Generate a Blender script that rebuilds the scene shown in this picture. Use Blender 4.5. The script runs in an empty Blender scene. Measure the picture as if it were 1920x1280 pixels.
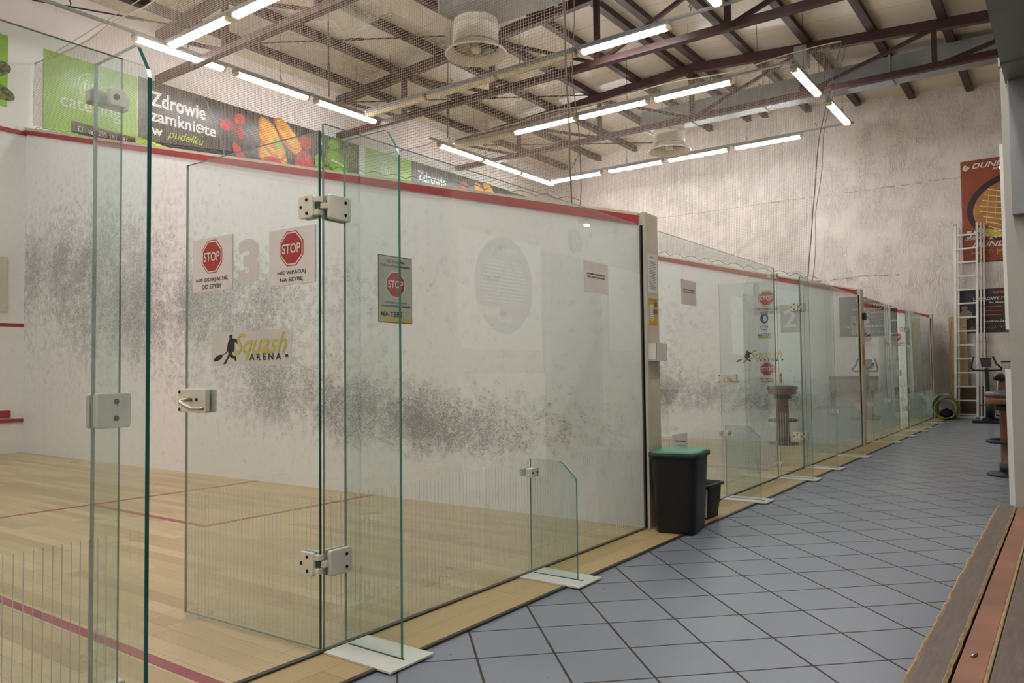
import bpy, bmesh, math, random
from mathutils import Vector, Matrix
random.seed(7)
S = bpy.context.scene
COL = S.collection
PI = math.pi

# ------------------------------------------------------------------ materials
def sr(r, g, b):
    def f(c):
        c /= 255.0
        return c / 12.92 if c <= 0.04045 else ((c + 0.055) / 1.055) ** 2.4
    return (f(r), f(g), f(b), 1)

class NT:
    def __init__(s, name):
        s.m = bpy.data.materials.new(name); s.m.use_nodes = True
        s.n = s.m.node_tree.nodes; s.l = s.m.node_tree.links
        s.n.clear()
        s.out = s.n.new('ShaderNodeOutputMaterial')
    def new(s, t, **kw):
        n = s.n.new(t)
        for k, v in kw.items(): setattr(n, k, v)
        return n
    def link(s, a, b): s.l.new(a, b)
    def setv(s, sock, v):
        if hasattr(v, 'is_output') or isinstance(v, bpy.types.NodeSocket): s.link(v, sock)
        else: sock.default_value = v
    def coord(s, kind='Object'): return s.new('ShaderNodeTexCoord').outputs[kind]
    def mapping(s, vec, scale=(1, 1, 1), loc=(0, 0, 0), rot=(0, 0, 0)):
        n = s.new('ShaderNodeMapping'); s.link(vec, n.inputs[0])
        n.inputs['Scale'].default_value = scale; n.inputs['Location'].default_value = loc; n.inputs['Rotation'].default_value = rot
        return n.outputs[0]
    def noise(s, vec, scale, detail=3, rough=.5, out='Fac', dist=0):
        n = s.new('ShaderNodeTexNoise'); s.link(vec, n.inputs['Vector'])
        n.inputs['Scale'].default_value = scale; n.inputs['Detail'].default_value = detail
        n.inputs['Roughness'].default_value = rough; n.inputs['Distortion'].default_value = dist
        return n.outputs[out]
    def vor(s, vec, scale, feature='F1', out='Distance', rnd=1):
        n = s.new('ShaderNodeTexVoronoi', feature=feature); s.link(vec, n.inputs['Vector'])
        n.inputs['Scale'].default_value = scale; n.inputs['Randomness'].default_value = rnd
        return n.outputs[out]
    def math(s, op, a, b=0.0, c=None, clamp=False):
        n = s.new('ShaderNodeMath', operation=op, use_clamp=clamp)
        s.setv(n.inputs[0], a); s.setv(n.inputs[1], b)
        if c is not None: s.setv(n.inputs[2], c)
        return n.outputs[0]
    def ramp(s, fac, stops):
        n = s.new('ShaderNodeValToRGB'); s.link(fac, n.inputs[0])
        e = n.color_ramp.elements
        while len(e) < len(stops): e.new(0.5)
        for i, (p, c) in enumerate(stops):
            e[i].position = p; e[i].color = c if not isinstance(c, (int, float)) else (c, c, c, 1)
        return n.outputs[0]
    def rng(s, v, a, b, c=0.0, d=1.0):
        n = s.new('ShaderNodeMapRange'); s.setv(n.inputs[0], v)
        for i, x in enumerate((a, b, c, d)): n.inputs[i + 1].default_value = x
        return n.outputs[0]
    def mix(s, f, a, b, mode='MIX'):
        n = s.new('ShaderNodeMix', data_type='RGBA', blend_type=mode)
        s.setv(n.inputs[0], f); s.setv(n.inputs[6], a); s.setv(n.inputs[7], b)
        return n.outputs[2]
    def sep(s, v):
        n = s.new('ShaderNodeSeparateXYZ'); s.link(v, n.inputs[0]); return n.outputs
    def comb(s, x, y, z):
        n = s.new('ShaderNodeCombineXYZ')
        for i, v in enumerate((x, y, z)): s.setv(n.inputs[i], v)
        return n.outputs[0]
    def bump(s, h, strength=.3, dist=.01):
        n = s.new('ShaderNodeBump'); s.link(h, n.inputs['Height'])
        n.inputs['Strength'].default_value = strength; n.inputs['Distance'].default_value = dist
        return n.outputs[0]
    def pbr(s, color, rough=.5, metal=0, normal=None, spec=.5, trans=0, alpha=None, coat=0, sheen=0):
        b = s.new('ShaderNodeBsdfPrincipled')
        s.setv(b.inputs['Base Color'], color); s.setv(b.inputs['Roughness'], rough)
        s.setv(b.inputs['Metallic'], metal)
        b.inputs['Specular IOR Level'].default_value = spec
        if trans: b.inputs['Transmission Weight'].default_value = trans
        if coat: b.inputs['Coat Weight'].default_value = coat
        if alpha is not None: s.setv(b.inputs['Alpha'], alpha)
        if normal is not None: s.link(normal, b.inputs['Normal'])
        s.link(b.outputs[0], s.out.inputs[0])
        return s.m

def plain(name, c, rough=.5, metal=0, spec=.5, var=.06, scale=6, bump=0, coat=0):
    t = NT(name); v = t.coord()
    n = t.noise(v, scale, 4)
    dark = tuple(x * (1 - var * 2) for x in c[:3]) + (1,)
    lite = tuple(min(1, x * (1 + var)) for x in c[:3]) + (1,)
    col = t.ramp(n, [(.3, dark), (.7, lite)])
    nm = t.bump(t.noise(v, scale * 8, 3), bump, .004) if bump else None
    return t.pbr(col, t.rng(n, .2, .8, max(0, rough - .05), min(1, rough + .05)), metal, nm, spec, coat=coat)

def glassmat(name, tint, k=1.9):
    t = NT(name)
    tr = t.new('ShaderNodeBsdfTransparent'); tr.inputs[0].default_value = tint
    gl = t.new('ShaderNodeBsdfGlossy'); gl.inputs['Roughness'].default_value = 0.0
    gl.inputs[0].default_value = (1, 1, 1, 1)
    fr = t.new('ShaderNodeFresnel'); fr.inputs[0].default_value = 1.5
    geo = t.new('ShaderNodeNewGeometry')
    front = t.math('SUBTRACT', 1.0, geo.outputs['Backfacing'])
    f = t.math('MULTIPLY', t.math('MULTIPLY', fr.outputs[0], k), front, clamp=True)
    mx = t.new('ShaderNodeMixShader'); t.link(f, mx.inputs[0]); t.link(tr.outputs[0], mx.inputs[1]); t.link(gl.outputs[0], mx.inputs[2])
    t.link(mx.outputs[0], t.out.inputs[0])
    return t.m

def emis(name, c, strength, rim=None):
    t = NT(name)
    e = t.new('ShaderNodeEmission'); e.inputs[0].default_value = c; e.inputs[1].default_value = strength
    t.link(e.outputs[0], t.out.inputs[0])
    return t.m

M = {}
M['glass'] = glassmat('clear_glass', (.908, .950, .942, 1))
M['glass_edge'] = plain('glass_edge', (.022, .13, .11, 1), .15, spec=.6, var=.2, scale=3)
M['glass_edge_lt'] = plain('glass_edge_pale', (.12, .34, .27, 1), .12, spec=.6, var=.2, scale=3)
M['edge_soft'] = plain('glass_edge_soft', sr(134, 146, 140), .2, spec=.6, var=.15, scale=3)
M['frost'] = plain('frosted_stripe', sr(222, 225, 222), .7)
M['frostgrey'] = plain('frosted_film', sr(196, 198, 194), .75)
M['nylon'] = plain('white_nylon', sr(226, 220, 202), .35, var=.04)
M['bolt'] = plain('black_bolt', sr(22, 20, 22), .3, metal=.6)
M['steel'] = plain('brushed_steel', sr(190, 186, 176), .22, metal=1)
M['white_plastic'] = plain('white_plastic', sr(224, 222, 210), .4, var=.03)
M['plate'] = plain('base_plate', sr(222, 221, 208), .45, var=.04, scale=12)
M['maroon'] = plain('maroon_steel', sr(62, 35, 33), .5, var=.14, scale=3)
M['maroon2'] = plain('maroon_purlin', sr(62, 40, 37), .5, var=.14, scale=3)
M['darkrod'] = plain('dark_rod', sr(52, 42, 40), .5)
M['galv'] = plain('galvanised_duct', sr(142, 146, 147), .42, metal=.35, var=.1, scale=2)
M['galvd'] = plain('grey_duct', sr(150, 152, 152), .45, metal=.3, var=.08, scale=2)
M['rail'] = plain('grey_rail', sr(150, 154, 155), .45, metal=.3)
M['cream'] = plain('cream_fan', sr(214, 207, 188), .4, var=.05)
M['fanblade'] = plain('fan_blade', sr(150, 146, 134), .5)
M['fandark'] = plain('fan_inside', sr(96, 92, 84), .6)
M['tube'] = emis('tube_light', (1.0, .99, 1.0, 1), 36.0)
M['tube_off'] = plain('tube_diffuser_off', sr(218, 210, 172), .3, var=.05)
M['endcap'] = plain('lamp_end', sr(226, 205, 165), .3, var=.05)
M['rope'] = plain('rope', sr(116, 104, 94), .8)
M['ropelt'] = plain('pale_rope', sr(190, 180, 160), .8)
M['net'] = plain('net_cord', sr(178, 165, 148), .8)
M['red'] = plain('court_red', sr(165, 42, 45), .4, var=.1, scale=2)
M['redline'] = plain('floor_red', sr(158, 66, 74), .35, var=.12, scale=5)
M['cap'] = plain('cap_cream', sr(206, 196, 176), .5)
M['post'] = plain('post_cream', sr(206, 192, 172), .45, var=.04)
M['black'] = plain('black_plastic', sr(9, 9, 11), .5)
M['rubber'] = plain('black_rubber', sr(30, 30, 33), .55)
M['green'] = plain('bin_lid_green', sr(72, 150, 112), .4)
M['paper'] = plain('paper', sr(222, 216, 206), .6, var=.02)
M['paper2'] = plain('paper_pink', sr(230, 217, 206), .6, var=.04)
M['ink'] = plain('ink', sr(24, 22, 26), .6)
M['inkgrey'] = plain('ink_grey', sr(110, 106, 106), .6)
M['stopred'] = plain('stop_red', sr(176, 38, 36), .4, var=.03)
M['signwhite'] = plain('sign_board', sr(228, 221, 215), .45, var=.02)
M['film'] = plain('sticker_film', sr(214, 211, 203), .6, var=.02)
M['logoyellow'] = plain('logo_yellow', sr(200, 190, 92), .5, var=.03)
M['logoblack'] = plain('logo_black', sr(38, 28, 32), .5)
M['mastersbg'] = plain('poster_green_grey', sr(176, 182, 160), .4, var=.04)
M['mastersred'] = plain('poster_border', sr(150, 30, 40), .4)
M['mastersyel'] = plain('poster_yellow', sr(200, 190, 60), .4)
M['bannergreen'] = plain('banner_green', sr(150, 190, 62), .35, var=.12, scale=1.5, bump=.2)
M['bannerblack'] = plain('banner_black', sr(50, 48, 50), .3, var=.25, scale=1.2, bump=.2)
M['bannerwhite'] = plain('banner_white', sr(228, 226, 218), .4)
M['lime'] = plain('banner_lime', sr(176, 204, 60), .4)
M['pancake'] = plain('pancake', sr(226, 160, 58), .5, var=.22, scale=9)
M['pancake2'] = plain('pancake_edge', sr(196, 110, 44), .5, var=.15, scale=9)
M['berry'] = plain('berry', sr(186, 44, 50), .4, var=.3, scale=25)
M['leaf'] = plain('leaf', sr(128, 172, 60), .4, var=.2, scale=9)
M['salad'] = plain('salad', sr(116, 120, 66), .5, var=.5, scale=22)
M['bluesticker'] = plain('blue_sticker', sr(40, 78, 150), .4)
M['orange'] = plain('orange', sr(206, 96, 36), .5)
M['yellowsheet'] = plain('yellow_sheet', sr(214, 166, 52), .5)
M['alu'] = plain('aluminium', sr(206, 204, 198), .3, metal=.55, var=.06)
M['stoolwood'] = plain('stool_wood', sr(104, 56, 32), .32, var=.2, scale=5)
M['stoolband'] = plain('stool_band', sr(128, 76, 40), .35, var=.15, scale=5)
M['leather'] = plain('brown_leather', sr(88, 74, 70), .4, var=.1)
M['matgreen'] = plain('mat_green', sr(150, 152, 60), .7)
M['matgrey'] = plain('mat_grey', sr(150, 160, 150), .7)
M['matblue'] = plain('mat_blue', sr(172, 206, 208), .6)
M['navy'] = plain('navy_cloth', sr(34, 38, 50), .9)
M['plywood'] = plain('plywood', sr(196, 174, 126), .6, var=.08, scale=2)
M['cardboard'] = plain('cardboard', sr(96, 74, 54), .7, var=.15)
M['benchbrown'] = plain('bench_brown', sr(120, 84, 56), .5)
M['wallpaint'] = plain('grey_jamb_paint', sr(190, 185, 174), .6, var=.03, scale=3)
M['whiteboard'] = plain('white_board', sr(232, 232, 226), .3, var=.01)
M['greyoval'] = plain('grey_oval', sr(70, 72, 78), .5)
M['doorgrey'] = plain('grey_door', sr(92, 90, 90), .5, var=.03)
M['doorframe'] = plain('door_frame', sr(140, 126, 122), .5)
M['terracotta'] = plain('terracotta_tile', sr(160, 112, 88), .5, var=.14, scale=4, bump=.1)
M['wornwood'] = None
M['darkstrip'] = plain('dark_strip', sr(70, 66, 60), .4, metal=.4)
M['dunbrown'] = plain('poster_brown', sr(150, 70, 34), .45, var=.12, scale=2)
M['dundark'] = plain('poster_dark', sr(48, 26, 34), .45)
M['dunbed'] = plain('racket_face', sr(186, 128, 58), .45, var=.25, scale=4)
M['dunstring'] = plain('racket_string', sr(222, 208, 150), .45)
M['dunyellow'] = plain('racket_yellow', sr(214, 192, 40), .45)
M['laserblack'] = plain('laser_black', sr(36, 32, 34), .35, var=.2, scale=2)
M['skin'] = plain('print_pale', sr(150, 132, 118), .5)

def plasticfilm():
    t = NT('plastic_film'); v = t.coord()
    n = t.noise(v, 9, 3, dist=1.5)
    tr = t.new('ShaderNodeBsdfTransparent'); tr.inputs[0].default_value = (.93, .93, .9, 1)
    g = t.new('ShaderNodeBsdfPrincipled'); g.inputs['Base Color'].default_value = sr(210, 205, 192); g.inputs['Roughness'].default_value = .12
    t.link(t.bump(n, .8, .02), g.inputs['Normal'])
    mx = t.new('ShaderNodeMixShader'); mx.inputs[0].default_value = .28
    t.link(tr.outputs[0], mx.inputs[1]); t.link(g.outputs[0], mx.inputs[2]); t.link(mx.outputs[0], t.out.inputs[0])
    return t.m
M['film_clear'] = plasticfilm()

def woodfloor(name='court_wood', base=(206, 176, 132), along='x', pw=.09, pl=1.1, rough=.26):
    t = NT(name); v = t.coord()
    x, y, z = t.sep(v)
    u, w = (x, y) if along == 'x' else (y, x)
    row = t.math('FLOOR', t.math('DIVIDE', w, pw))
    off = t.new('ShaderNodeTexWhiteNoise', noise_dimensions='1D'); t.link(row, off.inputs['W'])
    uu = t.math('ADD', t.math('DIVIDE', u, pl), t.math('MULTIPLY', off.outputs[0], 7.3))
    cell = t.math('FLOOR', uu)
    wn = t.new('ShaderNodeTexWhiteNoise', noise_dimensions='2D'); t.link(t.comb(row, cell, 0.0), wn.inputs['Vector'])
    grain = t.noise(t.mapping(v, (2, 26, 2) if along == 'x' else (26, 2, 2)), 3, 5, .6)
    big = t.noise(v, .7, 3)
    b = [k / 255 for k in base]
    c = t.ramp(wn.outputs[0], [(0, sr(base[0] * .86, base[1] * .83, base[2] * .78)), (.35, sr(base[0] * .95, base[1] * .94, base[2] * .91)), (.75, sr(*base)), (1, sr(min(255, base[0] * 1.05), min(255, base[1] * 1.05), min(255, base[2] * 1.06)))])
    c = t.mix(t.rng(grain, .35, .75, 0, .35), c, sr(base[0] * .8, base[1] * .76, base[2] * .68))
    c = t.mix(t.rng(big, .4, .7, 0, .25), c, sr(base[0] * .88, base[1] * .85, base[2] * .8))
    fr = t.math('FRACT', t.math('DIVIDE', w, pw)); fu = t.math('FRACT', uu)
    seam = t.math('MAXIMUM', t.math('LESS_THAN', fr, .025), t.math('LESS_THAN', fu, .0035))
    c = t.mix(t.math('MULTIPLY', seam, .55), c, sr(110, 84, 55))
    scuff = t.rng(t.noise(t.mapping(v, (1, 5, 1)), 8, 6, .7), .70, .78, 0, .35)
    c = t.mix(scuff, c, sr(90, 74, 58))
    return t.pbr(c, t.rng(big, .3, .7, rough, rough + .12), 0, t.bump(grain, .04, .002))
M['courtwood'] = woodfloor(base=(204, 181, 138))
M['borderwood'] = woodfloor('border_wood', (194, 170, 122), 'y', .145, 1.4, .35)

def worn():
    t = NT('worn_wood'); v = t.coord()
    g = t.noise(t.mapping(v, (18, 1.5, 18)), 4, 6, .65)
    b = t.noise(v, 5, 4)
    c = t.ramp(g, [(.2, sr(92, 78, 68)), (.55, sr(118, 102, 92)), (.9, sr(140, 124, 110))])
    c = t.mix(t.rng(b, .45, .7, 0, .5), c, sr(112, 96, 86))
    sc = t.rng(t.noise(t.mapping(v, (30, 6, 30), rot=(0, 0, .5)), 6, 3, .5), .70, .74, 0, .6)
    c = t.mix(sc, c, sr(196, 178, 150))
    return t.pbr(c, .55, 0, t.bump(g, .25, .004))
M['wornwood'] = worn()
def wornedge():
    t = NT('worn_edge'); v = t.coord()
    g = t.noise(t.mapping(v, (20, 4, 20)), 5, 6, .7)
    c = t.ramp(g, [(.2, sr(120, 92, 58)), (.5, sr(176, 150, 108)), (.9, sr(204, 182, 140))])
    return t.pbr(c, .7, 0, t.bump(g, .6, .006))
M['wornedge'] = wornedge()

def tiles():
    t = NT('blue_grey_tiles'); v = t.coord()
    x, y, z = t.sep(v)
    x = t.math('SUBTRACT', x, .521); y = t.math('ADD', y, 2.066)
    k = 1 / (math.sqrt(2) * .2979)
    a = t.math('MULTIPLY', t.math('ADD', x, y), k); b = t.math('MULTIPLY', t.math('SUBTRACT', y, x), k)
    def line(q):
        f = t.math('FRACT', q)
        d = t.math('MINIMUM', f, t.math('SUBTRACT', 1.0, f))
        return t.math('LESS_THAN', d, .0160)
    g = t.math('MAXIMUM', line(a), line(b))
    wn = t.new('ShaderNodeTexWhiteNoise', noise_dimensions='2D')
    t.link(t.comb(t.math('FLOOR', a), t.math('FLOOR', b), 0.0), wn.inputs['Vector'])
    c = t.ramp(wn.outputs[0], [(0, sr(131, 137, 147)), (.5, sr(136, 142, 152)), (1, sr(141, 147, 156))])
    n = t.noise(v, 9, 5, .6)
    st = t.rng(t.noise(v, 40, 0, .4), .86, .88, 0, .8)
    c = t.mix(st, c, sr(60, 58, 60))
    gn = t.noise(v, 5, 3)
    c = t.mix(g, c, t.ramp(gn, [(.3, sr(48, 42, 38)), (.7, sr(78, 70, 62))]))
    h = t.math('SUBTRACT', 1.0, g)
    r = t.math('ADD', .32, t.math('MULTIPLY', g, .5))
    return t.pbr(c, r, 0, None)
M['tiles'] = tiles()

def stucco(name, base, amt=.9, streak=True):
    t = NT(name); v = t.coord()
    a = t.noise(t.mapping(v, (1.5, 1.5, .42)), 6.5, 2, .5, dist=1.6)
    b = t.noise(t.mapping(v, (1.1, 1.1, .5)), 11, 3, .6, dist=2.2)
    gate = t.rng(t.noise(v, 2.2, 2, .5), .38, .6, .15, 1)
    def rid(q, k): return t.math('SUBTRACT', 1.0, t.math('MULTIPLY', t.math('ABSOLUTE', t.math('SUBTRACT', q, .5)), k), clamp=True)
    h = t.math('ADD', t.math('MULTIPLY', rid(a, 16.0), 1.0), t.math('MULTIPLY', rid(b, 14.0), .5))
    h = t.math('MULTIPLY', h, gate)
    big = t.noise(v, .45, 3)
    c = t.mix(t.rng(big, .4, .65, 0, .4), sr(*base), sr(base[0] * .95, base[1] * .94, base[2] * .93))
    dirt = t.rng(t.noise(t.mapping(v, (1, 1, .5)), 6, 6, .7), .60, .74, 0, .35)
    c = t.mix(dirt, c, sr(base[0] * .74, base[1] * .72, base[2] * .70))
    return t.pbr(c, .6, 0, t.bump(h, amt, .02), spec=.3)
M['stucco'] = stucco('stucco_wall', (230, 221, 213), .68)
M['frontwall'] = stucco('upper_front_wall', (232, 224, 218), .10)

def courtwall():
    # painted court panel with ball marks. x runs from the glass (0) to the front wall (-9.75), z is height
    t = NT('court_wall'); v = t.coord('Object')
    x, y, z = t.sep(v)
    d = t.math('MULTIPLY', x, -1.0)
    # three patches where the ball lands most
    def blob(cx, cz, sx, sz, w):
        a = t.math('POWER', t.math('DIVIDE', t.math('SUBTRACT', d, cx), sx), 2.0)
        b = t.math('POWER', t.math('DIVIDE', t.math('SUBTRACT', z, cz), sz), 2.0)
        return t.math('MULTIPLY', t.math('EXPONENT', t.math('MULTIPLY', t.math('ADD', a, b), -1.0)), w)
    m = blob(2.4, .68, 2.1, .30, 1.0)
    m = t.math('ADD', m, blob(3.8, 1.0, 1.3, .35, .55))
    m = t.math('ADD', m, blob(1.2, .55, .8, .16, .35))
    m = t.math('ADD', m, blob(5.0, 1.75, 2.6, .55, .85))
    m = t.math('ADD', m, blob(8.2, 2.5, 2.6, 1.0, 1.0))
    m = t.math('ADD', m, blob(7.5, 1.1, 3.0, .5, .25))
    patch = t.noise(v, 1.3, 5, .65)
    m = t.math('MULTIPLY', m, t.rng(patch, .3, .65, .5, 1.35))
    fine = t.noise(v, 7.0, 4, .65)
    dens = t.math('ADD', t.math('MULTIPLY', m, .85), t.rng(fine, .35, .65, -.16, .16))
    dens = t.math('MAXIMUM', dens, .0)
    n1 = t.noise(t.mapping(v, (1, 1, 1.2)), 34, 3, .6, dist=2.2)
    curl = t.rng(t.math('ABSOLUTE', t.math('SUBTRACT', n1, .5)), .0, .028, 1, 0)
    n2 = t.noise(t.mapping(v, (1, 1, 1.3)), 46, 4, .7, dist=1.6)
    grit = t.rng(t.math('ADD', t.math('MULTIPLY', dens, .20), n2), .60, .72, 0, 1)
    sparse = t.noise(v, 13, 2, .5)
    gate = t.rng(t.math('ADD', sparse, t.math('MULTIPLY', dens, .42)), .58, .78, 0, 1)
    marks = t.math('MULTIPLY', t.math('ADD', t.math('MULTIPLY', curl, .8), t.math('MULTIPLY', grit, .75), clamp=True), gate)
    haze = t.math('MULTIPLY', dens, .13, clamp=True)
    c = t.mix(haze, sr(236, 234, 233), sr(158, 154, 150))
    c = t.mix(t.math('MULTIPLY', marks, .78, clamp=True), c, sr(72, 68, 66))
    return t.pbr(c, .5, 0, None, spec=.3)
M['courtwall'] = courtwall()

def frontlower():
    t = NT('front_wall_playing'); v = t.coord()
    n = t.noise(v, 14, 5, .7, dist=1)
    c = t.mix(t.rng(n, .5, .7, 0, .14), sr(232, 226, 222), sr(150, 144, 140))
    return t.pbr(c, .6)
M['frontplay'] = frontlower()

def ceilmat():
    t = NT('ceiling_sheet'); v = t.coord()
    x, y, z = t.sep(v)
    f = t.math('FRACT', t.math('DIVIDE', y, 1.0))
    seam = t.math('LESS_THAN', f, .012)
    rib = t.math('SINE', t.math('MULTIPLY', y, 52.0))
    n = t.noise(t.mapping(v, (.5, 1.5, 1)), 1.2, 4, .6)
    c = t.mix(t.rng(n, .4, .7, 0, .35), sr(206, 196, 178), sr(184, 172, 152))
    st = t.rng(t.noise(t.mapping(v, (3, 1, 1)), 2.1, 5, .65), .66, .72, 0, .35)
    c = t.mix(st, c, sr(160, 140, 104))
    c = t.mix(t.math('MULTIPLY', seam, .6), c, sr(90, 82, 74))
    return t.pbr(c, .3, 0, t.bump(rib, .10, .004), spec=.5)
M['ceiling'] = ceilmat()

# ------------------------------------------------------------------ mesh builder
class MB:
    def __init__(s): s.v = []; s.f = []; s.mi = []; s.m = 0; s.smooth = []; s.sm = False
    def mat(s, i): s.m = i; return s
    def add(s, vs, fs):
        o = len(s.v); s.v += [Vector(p) for p in vs]
        for f in fs: s.f.append([i + o for i in f]); s.mi.append(s.m); s.smooth.append(s.sm)
    def box(s, x0, x1, y0, y1, z0, z1):
        if x0 > x1: x0, x1 = x1, x0
        if y0 > y1: y0, y1 = y1, y0
        if z0 > z1: z0, z1 = z1, z0
        s.add([(x0, y0, z0), (x1, y0, z0), (x1, y1, z0), (x0, y1, z0), (x0, y0, z1), (x1, y0, z1), (x1, y1, z1), (x0, y1, z1)],
              [(0, 3, 2, 1), (4, 5, 6, 7), (0, 1, 5, 4), (1, 2, 6, 5), (2, 3, 7, 6), (3, 0, 4, 7)])
        return s
    def prism(s, poly, axis, a, b):
        # poly: 2D points; axis: extrusion axis, a..b
        def P(p, c):
            if axis == 'x': return (c, p[0], p[1])
            if axis == 'y': return (p[0], c, p[1])
            return (p[0], p[1], c)
        n = len(poly)
        A = [P(p, a) for p in poly]; B = [P(p, b) for p in poly]
        s.add(A + B, [tuple(range(n)), tuple(range(2 * n - 1, n - 1, -1))] + [(i, i + n, (i + 1) % n + n, (i + 1) % n) for i in range(n)])
        return s
    def rbox(s, x0, x1, y0, y1, z0, z1, r=.01, axis='x', seg=3):
        # box with rounded corners around one axis
        if axis == 'x': a0, a1, b0, b1, c0, c1 = y0, y1, z0, z1, x0, x1
        elif axis == 'y': a0, a1, b0, b1, c0, c1 = x0, x1, z0, z1, y0, y1
        else: a0, a1, b0, b1, c0, c1 = x0, x1, y0, y1, z0, z1
        pts = []
        for cx, cy, st in ((a1 - r, b1 - r, 0), (a0 + r, b1 - r, 1), (a0 + r, b0 + r, 2), (a1 - r, b0 + r, 3)):
            for k in range(seg + 1):
                an = PI / 2 * (st + k / seg); pts.append((cx + r * math.cos(an), cy + r * math.sin(an)))
        return s.prism(pts, axis, c0, c1)
    def tube(s, pts, r, n=8, closed=False, radii=None):
        pts = [Vector(p) for p in pts]; m = len(pts)
        prev = None; rings = []
        for i, p in enumerate(pts):
            if closed: t = pts[(i + 1) % m] - pts[i - 1]
            else: t = (pts[min(i + 1, m - 1)] - pts[max(i - 1, 0)])
            t.normalize()
            if prev is None:
                u = Vector((0, 0, 1)) if abs(t.z) < .9 else Vector((1, 0, 0))
            else: u = prev
            u = (u - t * u.dot(t)).normalized(); prev = u
            w = t.cross(u); rr = radii[i] if radii else r
            rings.append([p + (u * math.cos(2 * PI * k / n) + w * math.sin(2 * PI * k / n)) * rr for k in range(n)])
        vs = [q for g in rings for q in g]; fs = []
        for i in range(m if closed else m - 1):
            j = (i + 1) % m
            for k in range(n):
                k2 = (k + 1) % n
                fs.append((i * n + k, i * n + k2, j * n + k2, j * n + k))
        if not closed: fs += [tuple(range(n - 1, -1, -1)), tuple((m - 1) * n + k for k in range(n))]
        s.add(vs, fs); return s
    def bar(s, p, q, w, h, up=(0, 0, 1)):
        p = Vector(p); q = Vector(q); t = (q - p).normalized(); up = Vector(up)
        side = t.cross(up).normalized() * w / 2; u = side.cross(t).normalized() * h / 2
        vs = [p + side * a + u * b for a, b in ((-1, -1), (1, -1), (1, 1), (-1, 1))] + [q + side * a + u * b for a, b in ((-1, -1), (1, -1), (1, 1), (-1, 1))]
        s.add(vs, [(0, 1, 2, 3), (7, 6, 5, 4), (0, 4, 5, 1), (1, 5, 6, 2), (2, 6, 7, 3), (3, 7, 4, 0)]); return s
    def lathe(s, prof, c, n=32, caps=True):
        vs = []; fs = []
        for r, z in prof:
            for k in range(n): vs.append((c[0] + r * math.cos(2 * PI * k / n), c[1] + r * math.sin(2 * PI * k / n), c[2] + z))
        for i in range(len(prof) - 1):
            for k in range(n):
                k2 = (k + 1) % n; fs.append((i * n + k, i * n + k2, (i + 1) * n + k2, (i + 1) * n + k))
        if caps:
            fs.append(tuple(range(n - 1, -1, -1))); fs.append(tuple((len(prof) - 1) * n + k for k in range(n)))
        s.add(vs, fs); return s
    def flat(s, poly, F, n0, n1):
        O, U, V, N = F; m = len(poly)
        A = [O + U * p[0] + V * p[1] + N * n0 for p in poly]; B = [O + U * p[0] + V * p[1] + N * n1 for p in poly]
        s.add(A + B, [tuple(range(m - 1, -1, -1)), tuple(range(m, 2 * m))] + [(i, (i + 1) % m, (i + 1) % m + m, i + m) for i in range(m)])
        return s
    def rect(s, u0, u1, v0, v1, F, n0, n1): return s.flat([(u0, v0), (u1, v0), (u1, v1), (u0, v1)], F, n0, n1)
    def ell(s, cu, cv, ru, rv, F, n0, n1, rot=0, n=28, a0=0, a1=2 * PI):
        pts = []
        full = abs(a1 - a0 - 2 * PI) < 1e-6
        for k in range(n if full else n + 1):
            a = a0 + (a1 - a0) * k / n
            x, y = ru * math.cos(a), rv * math.sin(a)
            pts.append((cu + x * math.cos(rot) - y * math.sin(rot), cv + x * math.sin(rot) + y * math.cos(rot)))
        return s.flat(pts, F, n0, n1)
    def stroke(s, pts, w, F, n0, n1):
        # polyline ribbon in a frame
        P = [Vector((p[0], p[1])) for p in pts]
        for a, b in zip(P, P[1:]):
            d = (b - a)
            if d.length < 1e-6: continue
            d = d.normalized(); k = Vector((-d.y, d.x)) * w / 2; e = d * w * .25
            s.flat([tuple(a - e - k), tuple(b + e - k), tuple(b + e + k), tuple(a - e + k)], F, n0, n1)
        return s
    def ring(s, cu, cv, ru, rv, w, F, n0, n1, n=40, a0=0, a1=2 * PI):
        pts = [(cu + ru * math.cos(a0 + (a1 - a0) * k / n), cv + rv * math.sin(a0 + (a1 - a0) * k / n)) for k in range(n + 1)]
        return s.stroke(pts, w, F, n0, n1)
    def text(s, txt, u0, v0, w, h, F, n0, bold=.02, shear=0, th=.0008, space=1.0):
        key = (txt, bold, shear, space)
        if key not in _TC:
            cu = bpy.data.curves.new('t', 'FONT'); cu.body = txt; cu.offset = bold; cu.shear = shear; cu.resolution_u = 3; cu.space_character = space
            ob = bpy.data.objects.new('t', cu); COL.objects.link(ob)
            dg = bpy.context.evaluated_depsgraph_get()
            me = bpy.data.meshes.new_from_object(ob.evaluated_get(dg))
            vs = [v.co.copy() for v in me.vertices]; fs = [tuple(p.vertices) for p in me.polygons]
            bpy.data.objects.remove(ob); bpy.data.curves.remove(cu); bpy.data.meshes.remove(me)
            xs = [v.x for v in vs]; ys = [v.y for v in vs]
            _TC[key] = (vs, fs, min(xs), max(xs), min(ys), max(ys))
        vs, fs, x0, x1, y0, y1 = _TC[key]
        O, U, V, N = F
        out = [O + U * (u0 + (v.x - x0) / (x1 - x0) * w) + V * (v0 + (v.y - y0) / (y1 - y0) * h) + N * (n0 + th) for v in vs]
        s.add(out, fs); return s
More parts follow.
